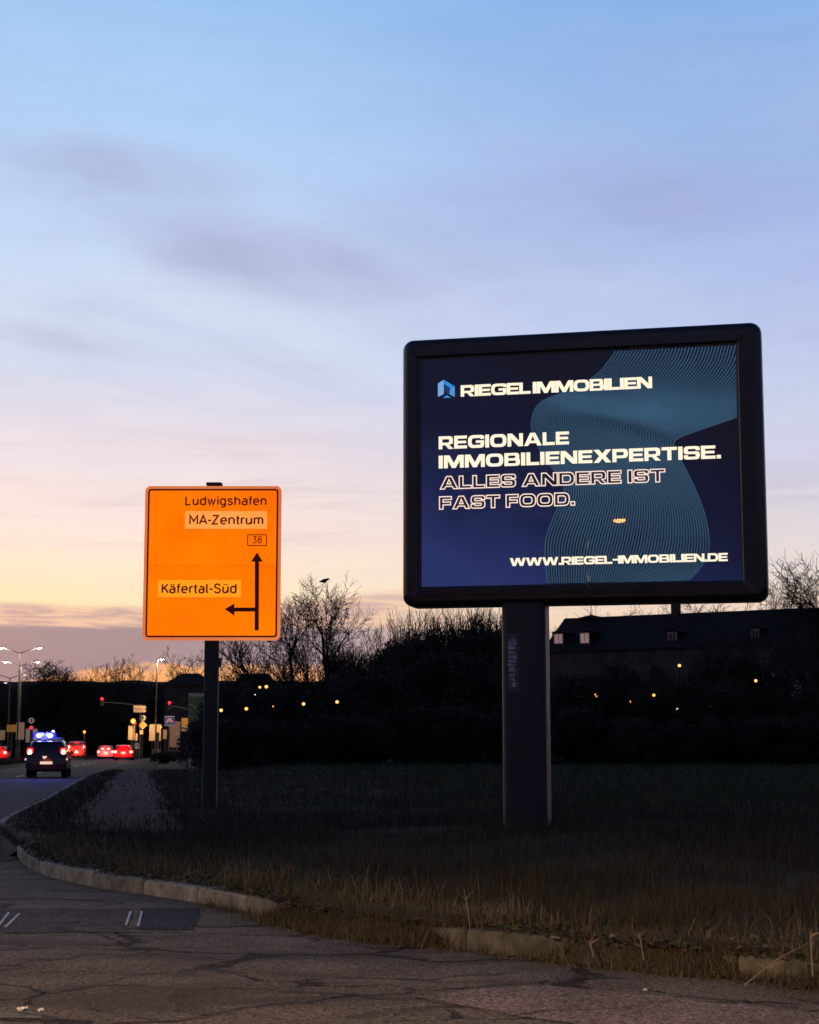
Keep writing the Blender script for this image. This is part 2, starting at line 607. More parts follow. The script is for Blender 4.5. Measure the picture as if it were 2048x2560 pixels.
def _pchip(xs, ys, q):
    """monotone smooth interpolation"""
    h = np.diff(xs)
    dl = np.diff(ys) / h
    m = np.zeros_like(ys)
    m[0], m[-1] = dl[0], dl[-1]
    for i in range(1, len(xs) - 1):
        if dl[i - 1] * dl[i] > 0:
            w1, w2 = 2 * h[i] + h[i - 1], h[i] + 2 * h[i - 1]
            m[i] = (w1 + w2) / (w1 / dl[i - 1] + w2 / dl[i])
    q = np.clip(np.asarray(q, float), xs[0], xs[-1])
    k = np.clip(np.searchsorted(xs, q) - 1, 0, len(h) - 1)
    t = (q - xs[k]) / h[k]
    return ((2 * t**3 - 3 * t**2 + 1) * ys[k] + (t**3 - 2 * t**2 + t) * h[k] * m[k] + (-2 * t**3 + 3 * t**2) * ys[k + 1] + (t**3 - t**2) * h[k] * m[k + 1])


def xb(y):
    return _pchip(BY, BX, y)


def sstep(a, b, v):
    t = np.clip((v - a) / (b - a), 0, 1)
    return t * t * (3 - 2 * t)


def vnoise(x, y):
    return (np.sin(x * 1.3 + 2.1 * np.sin(y * 0.7)) + np.sin(y * 1.9 + 1.7 * np.sin(x * 0.9 + 1.0)) + 0.6 * np.sin(x * 3.1 + y * 2.3)) / 2.6


def zg(x, y):
    """height of the grass verge"""
    x = np.asarray(x, float)
    y = np.asarray(y, float)
    s = (x - xb(y)) * 0.8
    near = 1 - sstep(18, 26, y)
    bank = 0.115 + 0.02 * sstep(0.0, 0.3, s) + 0.26 * sstep(0.3, 4.5, s - (1 - near) * 2.4) + 0.16 * sstep(25, 85, y) * sstep(2.5, 8, s)
    return bank + 0.035 * vnoise(x, y) * sstep(0.2, 2.0, s)


def zgs(x, y):
    return float(zg(np.array([x]), np.array([y]))[0])


ROWS = np.concatenate([np.arange(-40, 4, 4.0), np.arange(4, 30, 0.3), np.arange(30, 80, 1.0), np.arange(80, 200, 4.0), np.arange(200, 421, 20.0)])


def sheet(name, rows, xs_of, z_of, mat):
    vs, fs = [], []
    n = None
    for y in rows:
        xs = xs_of(y)
        n = len(xs)
        zz = z_of(np.array(xs), np.full(n, y))
        vs += [(float(x), float(y), float(z)) for x, z in zip(xs, zz)]
    for i in range(len(rows) - 1):
        for k in range(n - 1):
            a = i * n + k
            fs.append((a, a + 1, a + n + 1, a + n))
    me = bpy.data.meshes.new(name)
    me.from_pydata(vs, [], fs)
    me.update()
    me.materials.append(mat)
    me.polygons.foreach_set('use_smooth', [True] * len(me.polygons))
    return link(name, me)


ground = MB()
ground.add([(-1500, -300, -0.06), (1500, -300, -0.06), (1500, 3000, -0.06), (-1500, 3000, -0.06)], [(0, 1, 2, 3)])
tag(ground.build('ground', M_soil), kind='structure')

SP = np.concatenate([[0.13, 0.2, 0.3, 0.45], np.arange(0.6, 6, 0.35), np.arange(6, 20, 1.5), np.arange(20, 60, 6.0), np.arange(60, 261, 40.0)])
verge = tag(sheet('verge', ROWS, lambda y: xb(y) + SP, zg, M_soil), kind='structure')

RS = np.array([-60, -40, -25, -15, -9, -5, -2, 0.0])
side_road = tag(sheet('side_road', ROWS[ROWS < 22.15], lambda y: float(xb(y)) + RS, lambda x, y: np.zeros_like(x), M_asph), kind='structure')
r0 = float(ROWS[ROWS < 22.15][-1])
rows2 = np.concatenate([[r0], ROWS[ROWS > r0 + 1e-6]])
RS2 = np.array([-17.6, -14, -10.3, -7, -5, -3.4, -1.7, 0.0])
main_road = tag(sheet('main_road', rows2, lambda y: float(xb(y)) + RS2, lambda x, y: np.zeros_like(x), M_asph2), kind='structure')

# pavement beside the main road
prow = np.concatenate([np.arange(22.6, 40, 0.5), np.arange(40, 190, 3.0)])
path = tag(sheet('footpath', prow, lambda y: float(xb(y)) + np.array([1.25, 1.7, 2.2, 2.75]) + 0.06 * math.sin(y * 0.7), lambda x, y: zg(x, y) + 0.014, M_path), kind='structure')

# grassy central reservation of the main road
med = sheet('central_reservation', np.arange(60, 420, 6.0), lambda y: float(xb(y)) - 6.9 + np.array([-3.4, -3.3, -2.2, -1.0, -0.1, 0.0]),
            lambda x, y: np.array([0.004, 0.12, 0.3, 0.28, 0.12, 0.004]), M_soil)
tag(med, kind='structure')

# dark wooded bank far behind the junction
bk = MB()
prof = [(-3, 0.0), (0, 1.5), (4, 8.0), (7, 11.2), (9, 11.75), (30, 11.8), (60, 0)]
nb = 70
vs, fs = [], []
for i in range(nb + 1):
    x = -150 + i * 2.2
    for j, (yy, zz) in enumerate(prof):
        k = 0.10 * math.sin(x * 0.83) + 0.08 * math.sin(x * 2.3 + j)
        vs.append((x, 262 + yy + 0.5 * math.sin(x * 0.4 + j), zz + (k if zz > 1 else 0)))
for i in range(nb):
    for j in range(len(prof) - 1):
        a = i * len(prof) + j
        fs.append((a, a + len(prof), a + len(prof) + 1, a + 1))
bk.add(vs, fs)
tag(bk.build('embankment', M_soil), kind='structure')

# ------------------------------------------------------------------ kerb stones
kerb = empty('kerb', (0, 0, 0), kind='structure')
ks = np.linspace(3.0, 20.9, 4000)
kx = xb(ks)
arc = np.concatenate([[0], np.cumsum(np.hypot(np.diff(ks), np.diff(kx)))])


def kpos(s):
    return Vector((float(np.interp(s, arc, kx)), float(np.interp(s, arc, ks)), 0))


rk = random.Random(4)
s = 0.0
lengths = {}
while s < arc[-1] - 1.0:
    L = 0.99
    a, b_ = kpos(s), kpos(s + L)
    mid = (a + b_) / 2
    ang = math.atan2((b_ - a).y, (b_ - a).x)
    q = round((kpos(s + L / 2) - mid).length, 3)
    bulge = q if ((b_ - a).cross(kpos(s + L / 2) - a)).z > 0 else -q
    # local x along the kerb (towards the far corner), local +y to the left of travel = towards the asphalt when running up the kerb
    kb = MB()
    nseg = 5
    ring = []
    hl = (b_ - a).length / 2 - 0.005
    for i in range(nseg + 1):
        u = -1 + 2 * i / nseg
        off = bulge * (1 - u * u)
        sec = [(0.0, -0.12), (0.0, 0.105), (-0.018, 0.128), (-0.135, 0.132), (-0.15, 0.118), (-0.15, -0.12)]
        ring.append([(u * hl, -(y_) * 1.0 * -1 + off, z_) for y_, z_ in sec])
    kb.loops(ring, cap0=True, cap1=True)
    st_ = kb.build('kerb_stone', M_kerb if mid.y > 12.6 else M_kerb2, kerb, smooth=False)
    st_.location = (mid.x, mid.y, rk.uniform(-0.006, 0.006) - 0.012 * sstep(6.0, 3.0, s))
    st_.rotation_euler = (rk.uniform(-0.02, 0.02), 0, ang + rk.uniform(-0.006, 0.006))
    s += L + 0.004
# flush pale edging along the main road
ks2 = np.arange(25.0, 180.0, 1.0)
edg = empty('road_edging', (0, 0, 0), kind='structure')
emb = MB().box((0, 0, 0), (0.14, 0.985, 0.26)).mesh('edge_stone', M_kerb)
for y in ks2[:120]:
    o = link('edge_stone', emb, edg)
    o.location = (float(xb(y)) + 0.07, y, -0.02)
    sl_ = float(xb(y + 0.5) - xb(y - 0.5))
    o.rotation_euler = (0, 0, -math.atan(sl_))


# ------------------------------------------------------------------ asphalt repairs, markings on the side road
def flat_poly(name, pxs, z, mat, parent, jag=0.02, seed=1):
    rr = random.Random(seed)
    ps = [gp(px, py, 0) for px, py in pxs]
    out = []
    for i, p in enumerate(ps):
        q_ = ps[(i + 1) % len(ps)]
        n = max(2, int((q_ - p).length / 0.18))
        for k in range(n):
            r_ = p.lerp(q_, k / n)
            out.append((r_.x + rr.uniform(-jag, jag), r_.y + rr.uniform(-jag, jag) * 1.5, z))
    bm = bmesh.new()
    f_ = bm.faces.new([bm.verts.new(v) for v in out])
    bmesh.ops.triangulate(bm, faces=[f_])
    bmesh.ops.recalc_face_normals(bm, faces=bm.faces)
    me = bpy.data.meshes.new(name)
    bm.to_mesh(me)
    bm.free()
    for p_ in me.polygons:
        if p_.normal.z < 0:
            p_.flip()
    me.materials.append(mat)
    return link(name, me, parent)


flat_poly('asphalt_patch', [(352, 2271), (508, 2272), (478, 2326), (338, 2324)], 0.004, M_patch_dark, side_road, 0.02, 3)
flat_poly('asphalt_patch', [(1030, 2496), (1180, 2478), (1360, 2466), (1560, 2482), (1760, 2506), (2120, 2542), (2300, 2640), (1500, 2700), (1480, 2568)], 0.004, M_patch_pink, side_road, 0.022, 5)
flat_poly('asphalt_patch', [(-140, 2092), (10, 2088), (44, 2104), (60, 2146), (20, 2156), (-140, 2160)], 0.004, M_patch_dirt, side_road, 0.05, 10)
flat_poly('asphalt_patch', [(-90, 2276), (330, 2274), (312, 2332), (-120, 2336)], 0.004, M_patch_mid, side_road, 0.03, 6)
for quad in ([(-8, 2319), (-2, 2319), (25, 2283), (19, 2283)], [(9, 2321), (16, 2321), (51, 2286), (45, 2286)],
             [(312, 2316), (318, 2316), (329, 2281), (324, 2281)], [(342, 2318), (348, 2318), (357, 2281), (352, 2281)]):
    ps = [gp(px, py, 0) for px, py in quad]
    mk = MB()
    mk.add([(p.x, p.y, 0.008) for p in ps], [(0, 1, 2, 3)])
    mk.build('road_marking', M_paint, side_road)
# cracks of the old surface: narrow sunken seams, each an uneven dark ribbon
M_tar = pmat('tar_seam', (0.028, 0.023, 0.020), 0.8, 0.3, 20, spec=0.3)
CR = [[(0, 2248), (110, 2244), (260, 2240), (420, 2262)], [(0, 2278), (130, 2276), (350, 2272)], [(0, 2372), (90, 2368), (220, 2364), (300, 2362)],
      [(140, 2340), (260, 2338), (400, 2344), (560, 2334), (700, 2328)], [(30, 2398), (150, 2400), (220, 2392)], [(0, 2486), (60, 2480), (130, 2484), (240, 2466), (330, 2440), (450, 2430)],
      [(60, 2432), (190, 2428), (330, 2430)], [(430, 2552), (560, 2532), (660, 2516), (780, 2508), (900, 2482)], [(660, 2480), (760, 2486), (880, 2490), (960, 2498)],
      [(470, 2432), (540, 2426), (620, 2436)], [(780, 2356), (880, 2364), (960, 2372), (1060, 2368)], [(780, 2444), (900, 2446), (1060, 2452), (1160, 2442), (1340, 2430)],
      [(1020, 2486), (1120, 2474), (1260, 2462), (1400, 2452), (1560, 2446)], [(1040, 2500), (1140, 2518), (1260, 2540), (1360, 2556), (1500, 2575)],
      [(1560, 2470), (1700, 2490), (1860, 2506), (2048, 2530)], [(1300, 2424), (1440, 2440), (1600, 2448)], [(1700, 2436), (1850, 2456), (2048, 2476)], [(200, 2520), (330, 2540), (420, 2556)],
      [(620, 2400), (700, 2396), (780, 2402)], [(100, 2310), (220, 2306), (330, 2312)], [(480, 2410), (560, 2414)], [(-30, 2530), (60, 2536), (180, 2552)]]
rc = random.Random(12)
for line in CR:
    pts_ = [gp(px, py, 0) for px, py in line]
    fine = []
    for i in range(len(pts_) - 1):
        n = max(3, int((pts_[i + 1] - pts_[i]).length / 0.05))
        for k in range(n):
            fine.append(pts_[i].lerp(pts_[i + 1], k / n))
    fine.append(pts_[-1])
    vs, fs = [], []
    wob = 0
    wsm = 0.5
    for i, p in enumerate(fine):
        wob = wob * 0.86 + rc.uniform(-0.024, 0.024)
        e_ = min(i, len(fine) - 1 - i) / max(1, len(fine)) * 6
        wsm = wsm * 0.85 + 0.15 * rc.random() ** 3 * 3.2
        w_ = (0.002 + 0.009 * wsm + 0.006 * rc.random()) * min(1, e_ + 0.1)
        vs += [(p.x + rc.uniform(-.008, .008), p.y + wob - w_, 0.006), (p.x + rc.uniform(-.008, .008), p.y + wob + w_, 0.006)]
    fs = [(2 * i, 2 * i + 2, 2 * i + 3, 2 * i + 1) for i in range(len(fine) - 1)]
    MB().add(vs, fs).build('crack_seam', M_tar, side_road)
# lane markings of the main road
for k in range(14):
    y0 = 62 + k * 12.0 + 4
    mk = MB()
    for (ya, yb2) in ((y0, y0 + 4.0),):
        xa, xc = float(xb(ya)) - 3.35, float(xb(yb2)) - 3.35
        mk.add([(xa - 0.07, ya, 0.005), (xa + 0.07, ya, 0.005), (xc + 0.07, yb2, 0.005), (xc - 0.07, yb2, 0.005)], [(0, 1, 2, 3)])
    mk.build('lane_marking', M_paint, main_road)
sy = 178
mk = MB()
mk.add([(float(xb(sy)) - 6.6, sy, 0.005), (float(xb(sy)) - 0.2, sy, 0.005), (float(xb(sy + .5)) - 0.2, sy + .5, 0.005), (float(xb(sy + .5)) - 6.6, sy + .5, 0.005)], [(0, 1, 2, 3)])
mk.build('stop_line', M_paint, main_road)


# ------------------------------------------------------------------ lettering
def fillet(poly, n=5):
    out = []
    m = len(poly)
    for i, p in enumerate(poly):
        r = p[2] if len(p) > 2 else 0
        P = Vector((p[0], p[1]))
        if r <= 0:
            out.append((P.x, P.y))
            continue
        A = Vector(poly[i - 1][:2])
        B = Vector(poly[(i + 1) % m][:2])
        ra = min(r, (A - P).length * 0.5)
        rb = min(r, (B - P).length * 0.5)
        a = P + (A - P).normalized() * ra
        b = P + (B - P).normalized() * rb
        for k in range(n + 1):
            t = k / n
            # rounder than a plain quadratic
            w = 1.35
            den = (1 - t) ** 2 + 2 * w * 0.75 * t * (1 - t) + t * t
            q_ = (a * (1 - t) ** 2 + P * (2 * w * 0.75 * t * (1 - t)) + b * t * t) / den
            out.append((q_.x, q_.y))
    return out


def rect(x0, y0, x1, y1, r=0.0):
    return [(x0, y0, r), (x1, y0, r), (x1, y1, r), (x0, y1, r)]


S_, B_ = 0.31, 0.235


def glyph(ch):
    s, b = S_, B_
    if ch == 'I':
        return 0.33, [rect(0, 0, 0.33, 1)]
    if ch == 'E':
        w = 1.08
        return w, [[(0, 0), (w, 0), (w, b), (s, b), (s, .5 - .1), (w - .07, .5 - .1), (w - .07, .5 + .1), (s, .5 + .1), (s, 1 - b), (w, 1 - b), (w, 1), (0, 1)]]
    if ch == 'F':
        w = 1.05
        return w, [[(0, 0), (s, 0), (s, .34), (w - .08, .34), (w - .08, .56), (s, .56), (s, 1 - b), (w, 1 - b), (w, 1), (0, 1)]]
    if ch == 'L':
        w = 1.0
        return w, [[(0, 0), (w, 0), (w, b), (s, b), (s, 1), (0, 1)]]
    if ch == 'T':
        w = 1.16
        return w, [[(w / 2 - s / 2, 0), (w / 2 + s / 2, 0), (w / 2 + s / 2, 1 - b), (w, 1 - b), (w, 1), (0, 1), (0, 1 - b), (w / 2 - s / 2, 1 - b)]]
    if ch == 'O':
        w = 1.36
        return w, [rect(0, 0, w, 1, .46), rect(s, b, w - s, 1 - b, .24)]
    if ch == 'D':
        w = 1.26
        return w, [[(0, 0), (w, 0, .48), (w, 1, .48), (0, 1)], [(s, b), (w - s, b, .24), (w - s, 1 - b, .24), (s, 1 - b)]]
    if ch == 'B':
        w = 1.22
        return w, [[(0, 0), (w, 0, .26), (w, .53, .2), (w - .10, .53), (w - .05, .55, .1), (w - .05, 1, .26), (0, 1)],
                   [(s, .2), (w - s, .2, .1), (w - s, .41, .1), (s, .41)], [(s, .6), (w - s - .05, .6, .1), (w - s - .05, .8, .1), (s, .8)]]
    if ch == 'P':
        w = 1.18
        return w, [[(0, 0), (s, 0), (s, .29), (w, .29, .3), (w, 1, .3), (0, 1)], [(s, .5), (w - s, .5, .12), (w - s, 1 - b, .12), (s, 1 - b)]]
    if ch == 'R':
        w = 1.22
        return w, [[(0, 0), (s, 0), (s, .3), (.56, .3), (.84, 0), (w + .03, 0), (.88, .34), (w - .02, .40, .12), (w - .02, 1, .3), (0, 1)],
                   [(s, .5), (w - s - .02, .5, .12), (w - s - .02, 1 - b, .12), (s, 1 - b)]]
    if ch == 'A':
        w = 1.46
        return w, [[(0, 0), (.35, 0), (.46, .2), (w - .46, .2), (w - .35, 0), (w, 0), (w / 2 + .21, 1), (w / 2 - .21, 1)], [(.57, .40), (w - .57, .40), (w / 2, .76)]]
    if ch == 'N':
        w = 1.28
        return w, [[(0, 0), (s, 0), (s, .58), (w - .38, 0), (w, 0), (w, 1), (w - s, 1), (w - s, .42), (.38, 1), (0, 1)]]
    if ch == 'M':
        w = 1.58
        return w, [[(0, 0), (s, 0), (s, .58), (w / 2 - .15, 0), (w / 2 + .15, 0), (w - s, .58), (w - s, 0), (w, 0), (w, 1), (w - .44, 1), (w / 2, .38), (.44, 1), (0, 1)]]
    if ch == 'W':
        return 1.98, [[(0, 1), (.36, 1), (.55, .38), (.78, 1), (1.20, 1), (1.43, .38), (1.62, 1), (1.98, 1), (1.64, 0), (1.24, 0), (.99, .62), (.74, 0), (.34, 0)]]
    if ch == 'X':
        w = 1.36
        return w, [[(0, 0), (.42, 0), (w / 2, .31), (w - .42, 0), (w, 0), (w / 2 + .25, .5), (w, 1), (w - .42, 1), (w / 2, .69), (.42, 1), (0, 1), (w / 2 - .25, .5)]]
    if ch == 'S':
        w = 1.2
        return w, [[(0, .33), (0, 0, .3), (w, 0, .3), (w, .60, .24), (s, .60, .07), (s, .79, .07), (w - s, .79, .05), (w - s, .68), (w, .68), (w, 1, .3), (0, 1, .3),
                    (0, .40, .24), (w - s, .40, .07), (w - s, .21, .07), (s, .21, .05), (s, .33)]]
    if ch == 'G':
        w = 1.36
        return w, [[(w, .58), (w, 0, .34), (0, 0, .46), (0, 1, .46), (w, 1, .4), (w, .68), (w - s, .68), (w - s, 1 - b, .12), (s, 1 - b, .22), (s, b, .22), (w - s, b, .06), (w - s, .39), (.66, .39), (.66, .58)]]
    if ch == '.':
        return 0.32, [rect(0, 0, .32, .27)]
    if ch == '-':
        return 0.62, [rect(0, .38, .62, .6)]
    return 0.5, []


def layout(text, gap=0.085, space=0.42):
    x = 0
    res = []
    for ch in text:
        if ch == ' ':
            x += space
            continue
        w, cs = glyph(ch)
        for c in cs:
            res.append([(px + x, py) for px, py in fillet([(*p, 0)[:3] if len(p) == 2 else p for p in c])])
        x += w + gap
    return x - gap, res


def fill_mesh(name, contours, mat, y=0.0):
    """flat filled shapes in local x,z at depth y; even-odd holes"""
    cu = bpy.data.curves.new(name, 'CURVE')
    cu.dimensions = '2D'
    cu.fill_mode = 'BOTH'
    for c in contours:
        sp = cu.splines.new('POLY')
        sp.points.add(len(c) - 1)
        for i, p in enumerate(c):
            sp.points[i].co = (p[0], p[1], 0, 1)
        sp.use_cyclic_u = True
    o = bpy.data.objects.new('tmp', cu)
    COL.objects.link(o)
    dg = bpy.context.evaluated_depsgraph_get()
    me0 = bpy.data.meshes.new_from_object(o.evaluated_get(dg))
    vs = [(v.co.x, y, v.co.y) for v in me0.vertices]
    fs = [tuple(p.vertices) for p in me0.polygons]
    bpy.data.objects.remove(o)
    bpy.data.curves.remove(cu)
    bpy.data.meshes.remove(me0)
    return orient(name, vs, fs, mat)


def orient(name, vs, fs, mat):
    me = bpy.data.meshes.new(name)
    me.from_pydata(vs, [], fs)
    me.update()
    for p in me.polygons:
        if p.normal.y > 0:
            p.flip()
    me.materials.append(mat)
    return me


def outline_mesh(name, contours, half, mat, y=0.0):
    vs, fs = [], []
    for c in contours:
        # drop duplicate points
        pts_ = []
        for p in c:
            if not pts_ or (Vector(p) - Vector(pts_[-1])).length > 1e-5:
                pts_.append(p)
        if (Vector(pts_[0]) - Vector(pts_[-1])).length < 1e-5:
            pts_.pop()
        n = len(pts_)
        b = len(vs)
        for i in range(n):
            p = Vector(pts_[i])
            d0 = (p - Vector(pts_[i - 1])).normalized()
            d1 = (Vector(pts_[(i + 1) % n]) - p).normalized()
            n0, n1 = Vector((-d0.y, d0.x)), Vector((-d1.y, d1.x))
            m = (n0 + n1)
            if m.length < 1e-4:
                m = n0
            m.normalize()
            k = half / max(0.45, m.dot(n0))
            vs += [(p.x + m.x * k, y, p.y + m.y * k), (p.x - m.x * k, y, p.y - m.y * k)]
        for i in range(n):
            j = (i + 1) % n
            fs.append((b + 2 * i, b + 2 * i + 1, b + 2 * j + 1, b + 2 * j))
    return orient(name, vs, fs, mat)


# ------------------------------------------------------------------ the illuminated billboard
LB = Vector((-0.054, 19.40, 0))
RB = Vector(((1912 - 1024) / F * 18.53, 18.53, 0))
ux = (RB - LB).normalized()
YAW = math.atan2(ux.y, ux.x)
# post stands about a third of the way along the panel
T_POST = (1321 - 1015) / (1908 - 1015)
base_xy = LB.lerp(RB, T_POST * 1.012)
zb = zgs(base_xy.x, base_xy.y) - 0.06
bb = empty('billboard', (base_xy.x, base_xy.y, zb), YAW, 'large dark framed backlit billboard on one thick post, with navy property poster', 'billboard')
bbM = Matrix.Translation(bb.location) @ Matrix.Rotation(YAW, 4, 'Z')
bbI = bbM.inverted()


def bloc(px, py, y):
    """point of the picture on the billboard's own plane at depth y"""
    o = bbI @ CAM
    d = bbI.to_3x3() @ ray(px, py)
    t = (y - o.y) / d.y
    p = o + d * t
    return p.x, p.z


def rrect(x0, z0, x1, z1, r, y, n=7):
    out = []
    for cx, cz, a0 in ((x1 - r, z0 + r, -90), (x1 - r, z1 - r, 0), (x0 + r, z1 - r, 90), (x0 + r, z0 + r, 180)):
        for k in range(n + 1):
            a = R(a0 + 90 * k / n)
            out.append((cx + r * math.cos(a), y, cz + r * math.sin(a)))
    return out


x0, z1 = bloc(1011, 860, 0)
x0b, z0 = bloc(1020, 1521, 0)
x1, z1b = bloc(1907, 814, 0)
x1b, z0b = bloc(1921, 1504, 0)
X0, X1 = (x0 + x0b) / 2, (x1 + x1b) / 2
Z0, Z1 = (z0 + z0b) / 2, (z1 + z1b) / 2
FY = -0.23          # front plane
ox0, oz1 = bloc(1043, 893, FY)
ox1, _ = bloc(1852, 1200, FY)
_, oz0 = bloc(1450, 1462, FY)
prof = []
CR_, ER = 0.125, 0.085
for (ins, y, r) in [(None, -0.15, 0.02), (None, FY + 0.012, 0.02), ('o', FY, 0.025)]:
    g_ = 0.0 if ins is None else 0.012
    prof.append(rrect(ox0 - g_, oz0 - g_, ox1 + g_, oz1 + g_, r, y))
for k in range(7):
    a = R(90 * k / 6)
    ins = ER * (1 - math.sin(a))
    prof.append(rrect(X0 + ins, Z0 + ins, X1 - ins, Z1 - ins, CR_ - ins * 0.6, FY + ER * (1 - math.cos(a))))
# a shallow groove round the middle, then the rear shell
prof.append(rrect(X0, Z0, X1, Z1, CR_, -0.02))
prof.append(rrect(X0 + 0.012, Z0 + 0.012, X1 - 0.012, Z1 - 0.012, CR_, -0.015))
prof.append(rrect(X0 + 0.012, Z0 + 0.012, X1 - 0.012, Z1 - 0.012, CR_, 0.015))
prof.append(rrect(X0, Z0, X1, Z1, CR_, 0.02))
for k in range(7):
    a = R(90 * k / 6)
    ins = ER * (1 - math.cos(a))
    prof.append(rrect(X0 + ins, Z0 + ins, X1 - ins, Z1 - ins, CR_ - ins * 0.6, 0.12 + ER * math.sin(a)))
MB().loops(prof, cap1=True).build('casing', M_casing, bb, smooth=True)
# inner frame strip round the poster (a real step inside the opening)
ix0, ix1, iz0, iz1 = ox0 + 0.035, ox1 - 0.012, oz0 + 0.02, oz1 - 0.02
MB().loops([rrect(ox0 + .001, oz0 + .001, ox1 - .001, oz1 - .001, 0.02, -0.178), rrect(ix0, iz0, ix1, iz1, 0.012, -0.170), rrect(ix0, iz0, ix1, iz1, 0.012, -0.152)]).build('inner_frame', M_rim, bb)

# poster
PY = -0.156


def poster_mat():
    m = bpy.data.materials.new('backlit_poster')
    m.use_nodes = True
    q = NG(m.node_tree)
    b = m.node_tree.nodes['Principled BSDF']
    b.inputs['Base Color'].default_value = (0.01, 0.012, 0.03, 1)
    b.inputs['Roughness'].default_value = 0.7
    t = q.node('ShaderNodeTexCoord')
    sp = q.node('ShaderNodeSeparateXYZ')
    q.l.new(t.outputs['Generated'], sp.inputs[0])
    u, v = sp.outputs[0], sp.outputs[2]
    n = q.noise(t.outputs['Object'], 1.1, 3)
    # print: navy that lightens to the lower left
    f = q.math('ADD', q.math('SUBTRACT', q.math('MULTIPLY', q.math('SUBTRACT', 1.0, v), 0.95), q.math('MULTIPLY', u, 0.55)), q.math('MULTIPLY', q.math('SUBTRACT', n, 0.5), 0.5))
    c = q.ramp(q.math('ADD', f, 0.15), [(0.0, lin(12, 14, 30)), (0.35, lin(17, 23, 54)), (0.7, lin(32, 43, 94)), (1.0, lin(54, 68, 134))])
    q.l.new(c, b.inputs['Emission Color'])
    b.inputs['Emission Strength'].default_value = 0.54
    return m


M_poster = poster_mat()
poster = MB().add([(ix0 - .01, PY, iz0 - .01), (ix1 + .01, PY, iz0 - .01), (ix1 + .01, PY, iz1 + .01), (ix0 - .01, PY, iz1 + .01)], [(0, 1, 2, 3)]).build('poster', M_poster, bb)
M_text = emat('lit_lettering', lin(255, 240, 212), 1.12)
M_text_out = emat('lit_outline_lettering', lin(255, 228, 212), 1.05)
M_teal = emat('lit_teal_lines', lin(72, 116, 150), 0.48, var=0.45, scale=1.5)
M_letterin = emat('outline_letter_inside', lin(40, 28, 54), 0.5)

TY = PY - 0.006
LINES = [('RIEGEL IMMOBILIEN', 1152, 991, 1631, 971, 28.5, 0.02, 0.16), ('REGIONALE', 1097, 1125, 1423, 1109, 32, 0.085, 0.42),
         ('IMMOBILIENEXPERTISE.', 1097, 1173, 1803, 1144, 32, 0.085, 0.42), ('WWW.RIEGEL-IMMOBILIEN.DE', 1275, 1417, 1820, 1401, 20, 0.03, 0.4)]


def place_line(text, xa, ya, xb_, yb_, hpx, gap, space):
    w, cs = layout(text, gap, space)
    ax, az_ = bloc(xa, ya, TY)
    bx_, _ = bloc(xb_, yb_, TY)
    _, hz = bloc(xa, ya - hpx, TY)
    _, hz2 = bloc(xb_, yb_, TY)
    zbase = (az_ + hz2) / 2
    h = (hz - az_) * 1.0
    sx_ = (bx_ - ax) / w
    return [[(ax + p[0] * sx_, zbase + p[1] * h) for p in c] for c in cs]


for (t_, *a_) in LINES:
    cs = place_line(t_, *a_)
    link('lettering', fill_mesh('lettering', cs, M_text, TY), poster)
for (t_, *a_) in [('ALLES ANDERE IST', 1101, 1224, 1663, 1203, 31, 0.13, 0.42), ('FAST FOOD.', 1099, 1274, 1437, 1262, 31, 0.13, 0.42)]:
    cs = place_line(t_, *a_)
    link('lettering', outline_mesh('lettering', cs, 0.0062, M_text_out, TY), poster)
    link('lettering', fill_mesh('lettering', cs, M_letterin, TY + 0.002), poster)

# the emblem: a faceted doorway
def bl(px, py):
    return bloc(px, py, TY)


LG = 980, 790, 2.875


def zl(x, y):
    return bl(LG[0] + x / LG[2], LG[1] + y / LG[2])


em1 = [[zl(331, 486), zl(373, 458), zl(373, 560), zl(331, 582)]]
em2 = [[zl(373, 458), zl(452, 505), zl(425, 530), zl(412, 512), zl(376, 490)]]
em3 = [[zl(452, 507), zl(452, 582), zl(415, 563), zl(415, 532)]]
em4 = [[zl(366, 588), zl(395, 568), zl(425, 588)]]
em5 = [[zl(376, 496), zl(415, 520), zl(413, 560), zl(395, 562), zl(390, 530), zl(376, 560)]]
for cs, c in ((em1, lin(130, 172, 225)), (em2, lin(45, 140, 225)), (em3, lin(90, 150, 215)), (em4, lin(50, 140, 215)), (em5, lin(20, 60, 110))):
    me_ = fill_mesh('emblem', cs, emat('emblem_blue', c, 0.95), TY - 0.001 * (c[0] > 0.1))
    link('emblem', me_, poster)

# flowing line pattern
LA = [(1548, 860), (1530, 892), (1490, 938), (1420, 976), (1352, 1006), (1330, 1050), (1336, 1096), (1366, 1150), (1402, 1196), (1410, 1232), (1388, 1285), (1366, 1345), (1364, 1400), (1372, 1475)]
LBx = [(2010, 860), (1990, 930), (1930, 1000), (1848, 1040), (1745, 1076), (1698, 1094), (1684, 1112), (1702, 1150), (1730, 1205), (1757, 1270), (1771, 1330), (1770, 1385), (1742, 1430), (1690, 1475)]


def resample(c, n):
    c = np.array(c, float)
    k = np.arange(len(c))
    q_ = np.linspace(0, len(c) - 1, n)

    def cr(v):
        out = []
        for t in q_:
            i = min(int(t), len(c) - 2)
            f = t - i
            p0, p1, p2, p3 = v[max(i - 1, 0)], v[i], v[i + 1], v[min(i + 2, len(c) - 1)]
            out.append(0.5 * (2 * p1 + (p2 - p0) * f + (2 * p0 - 5 * p1 + 4 * p2 - p3) * f * f + (3 * p1 - p0 - 3 * p2 + p3) * f**3))
        return np.array(out)
    return np.stack([cr(c[:, 0]), cr(c[:, 1])], 1)


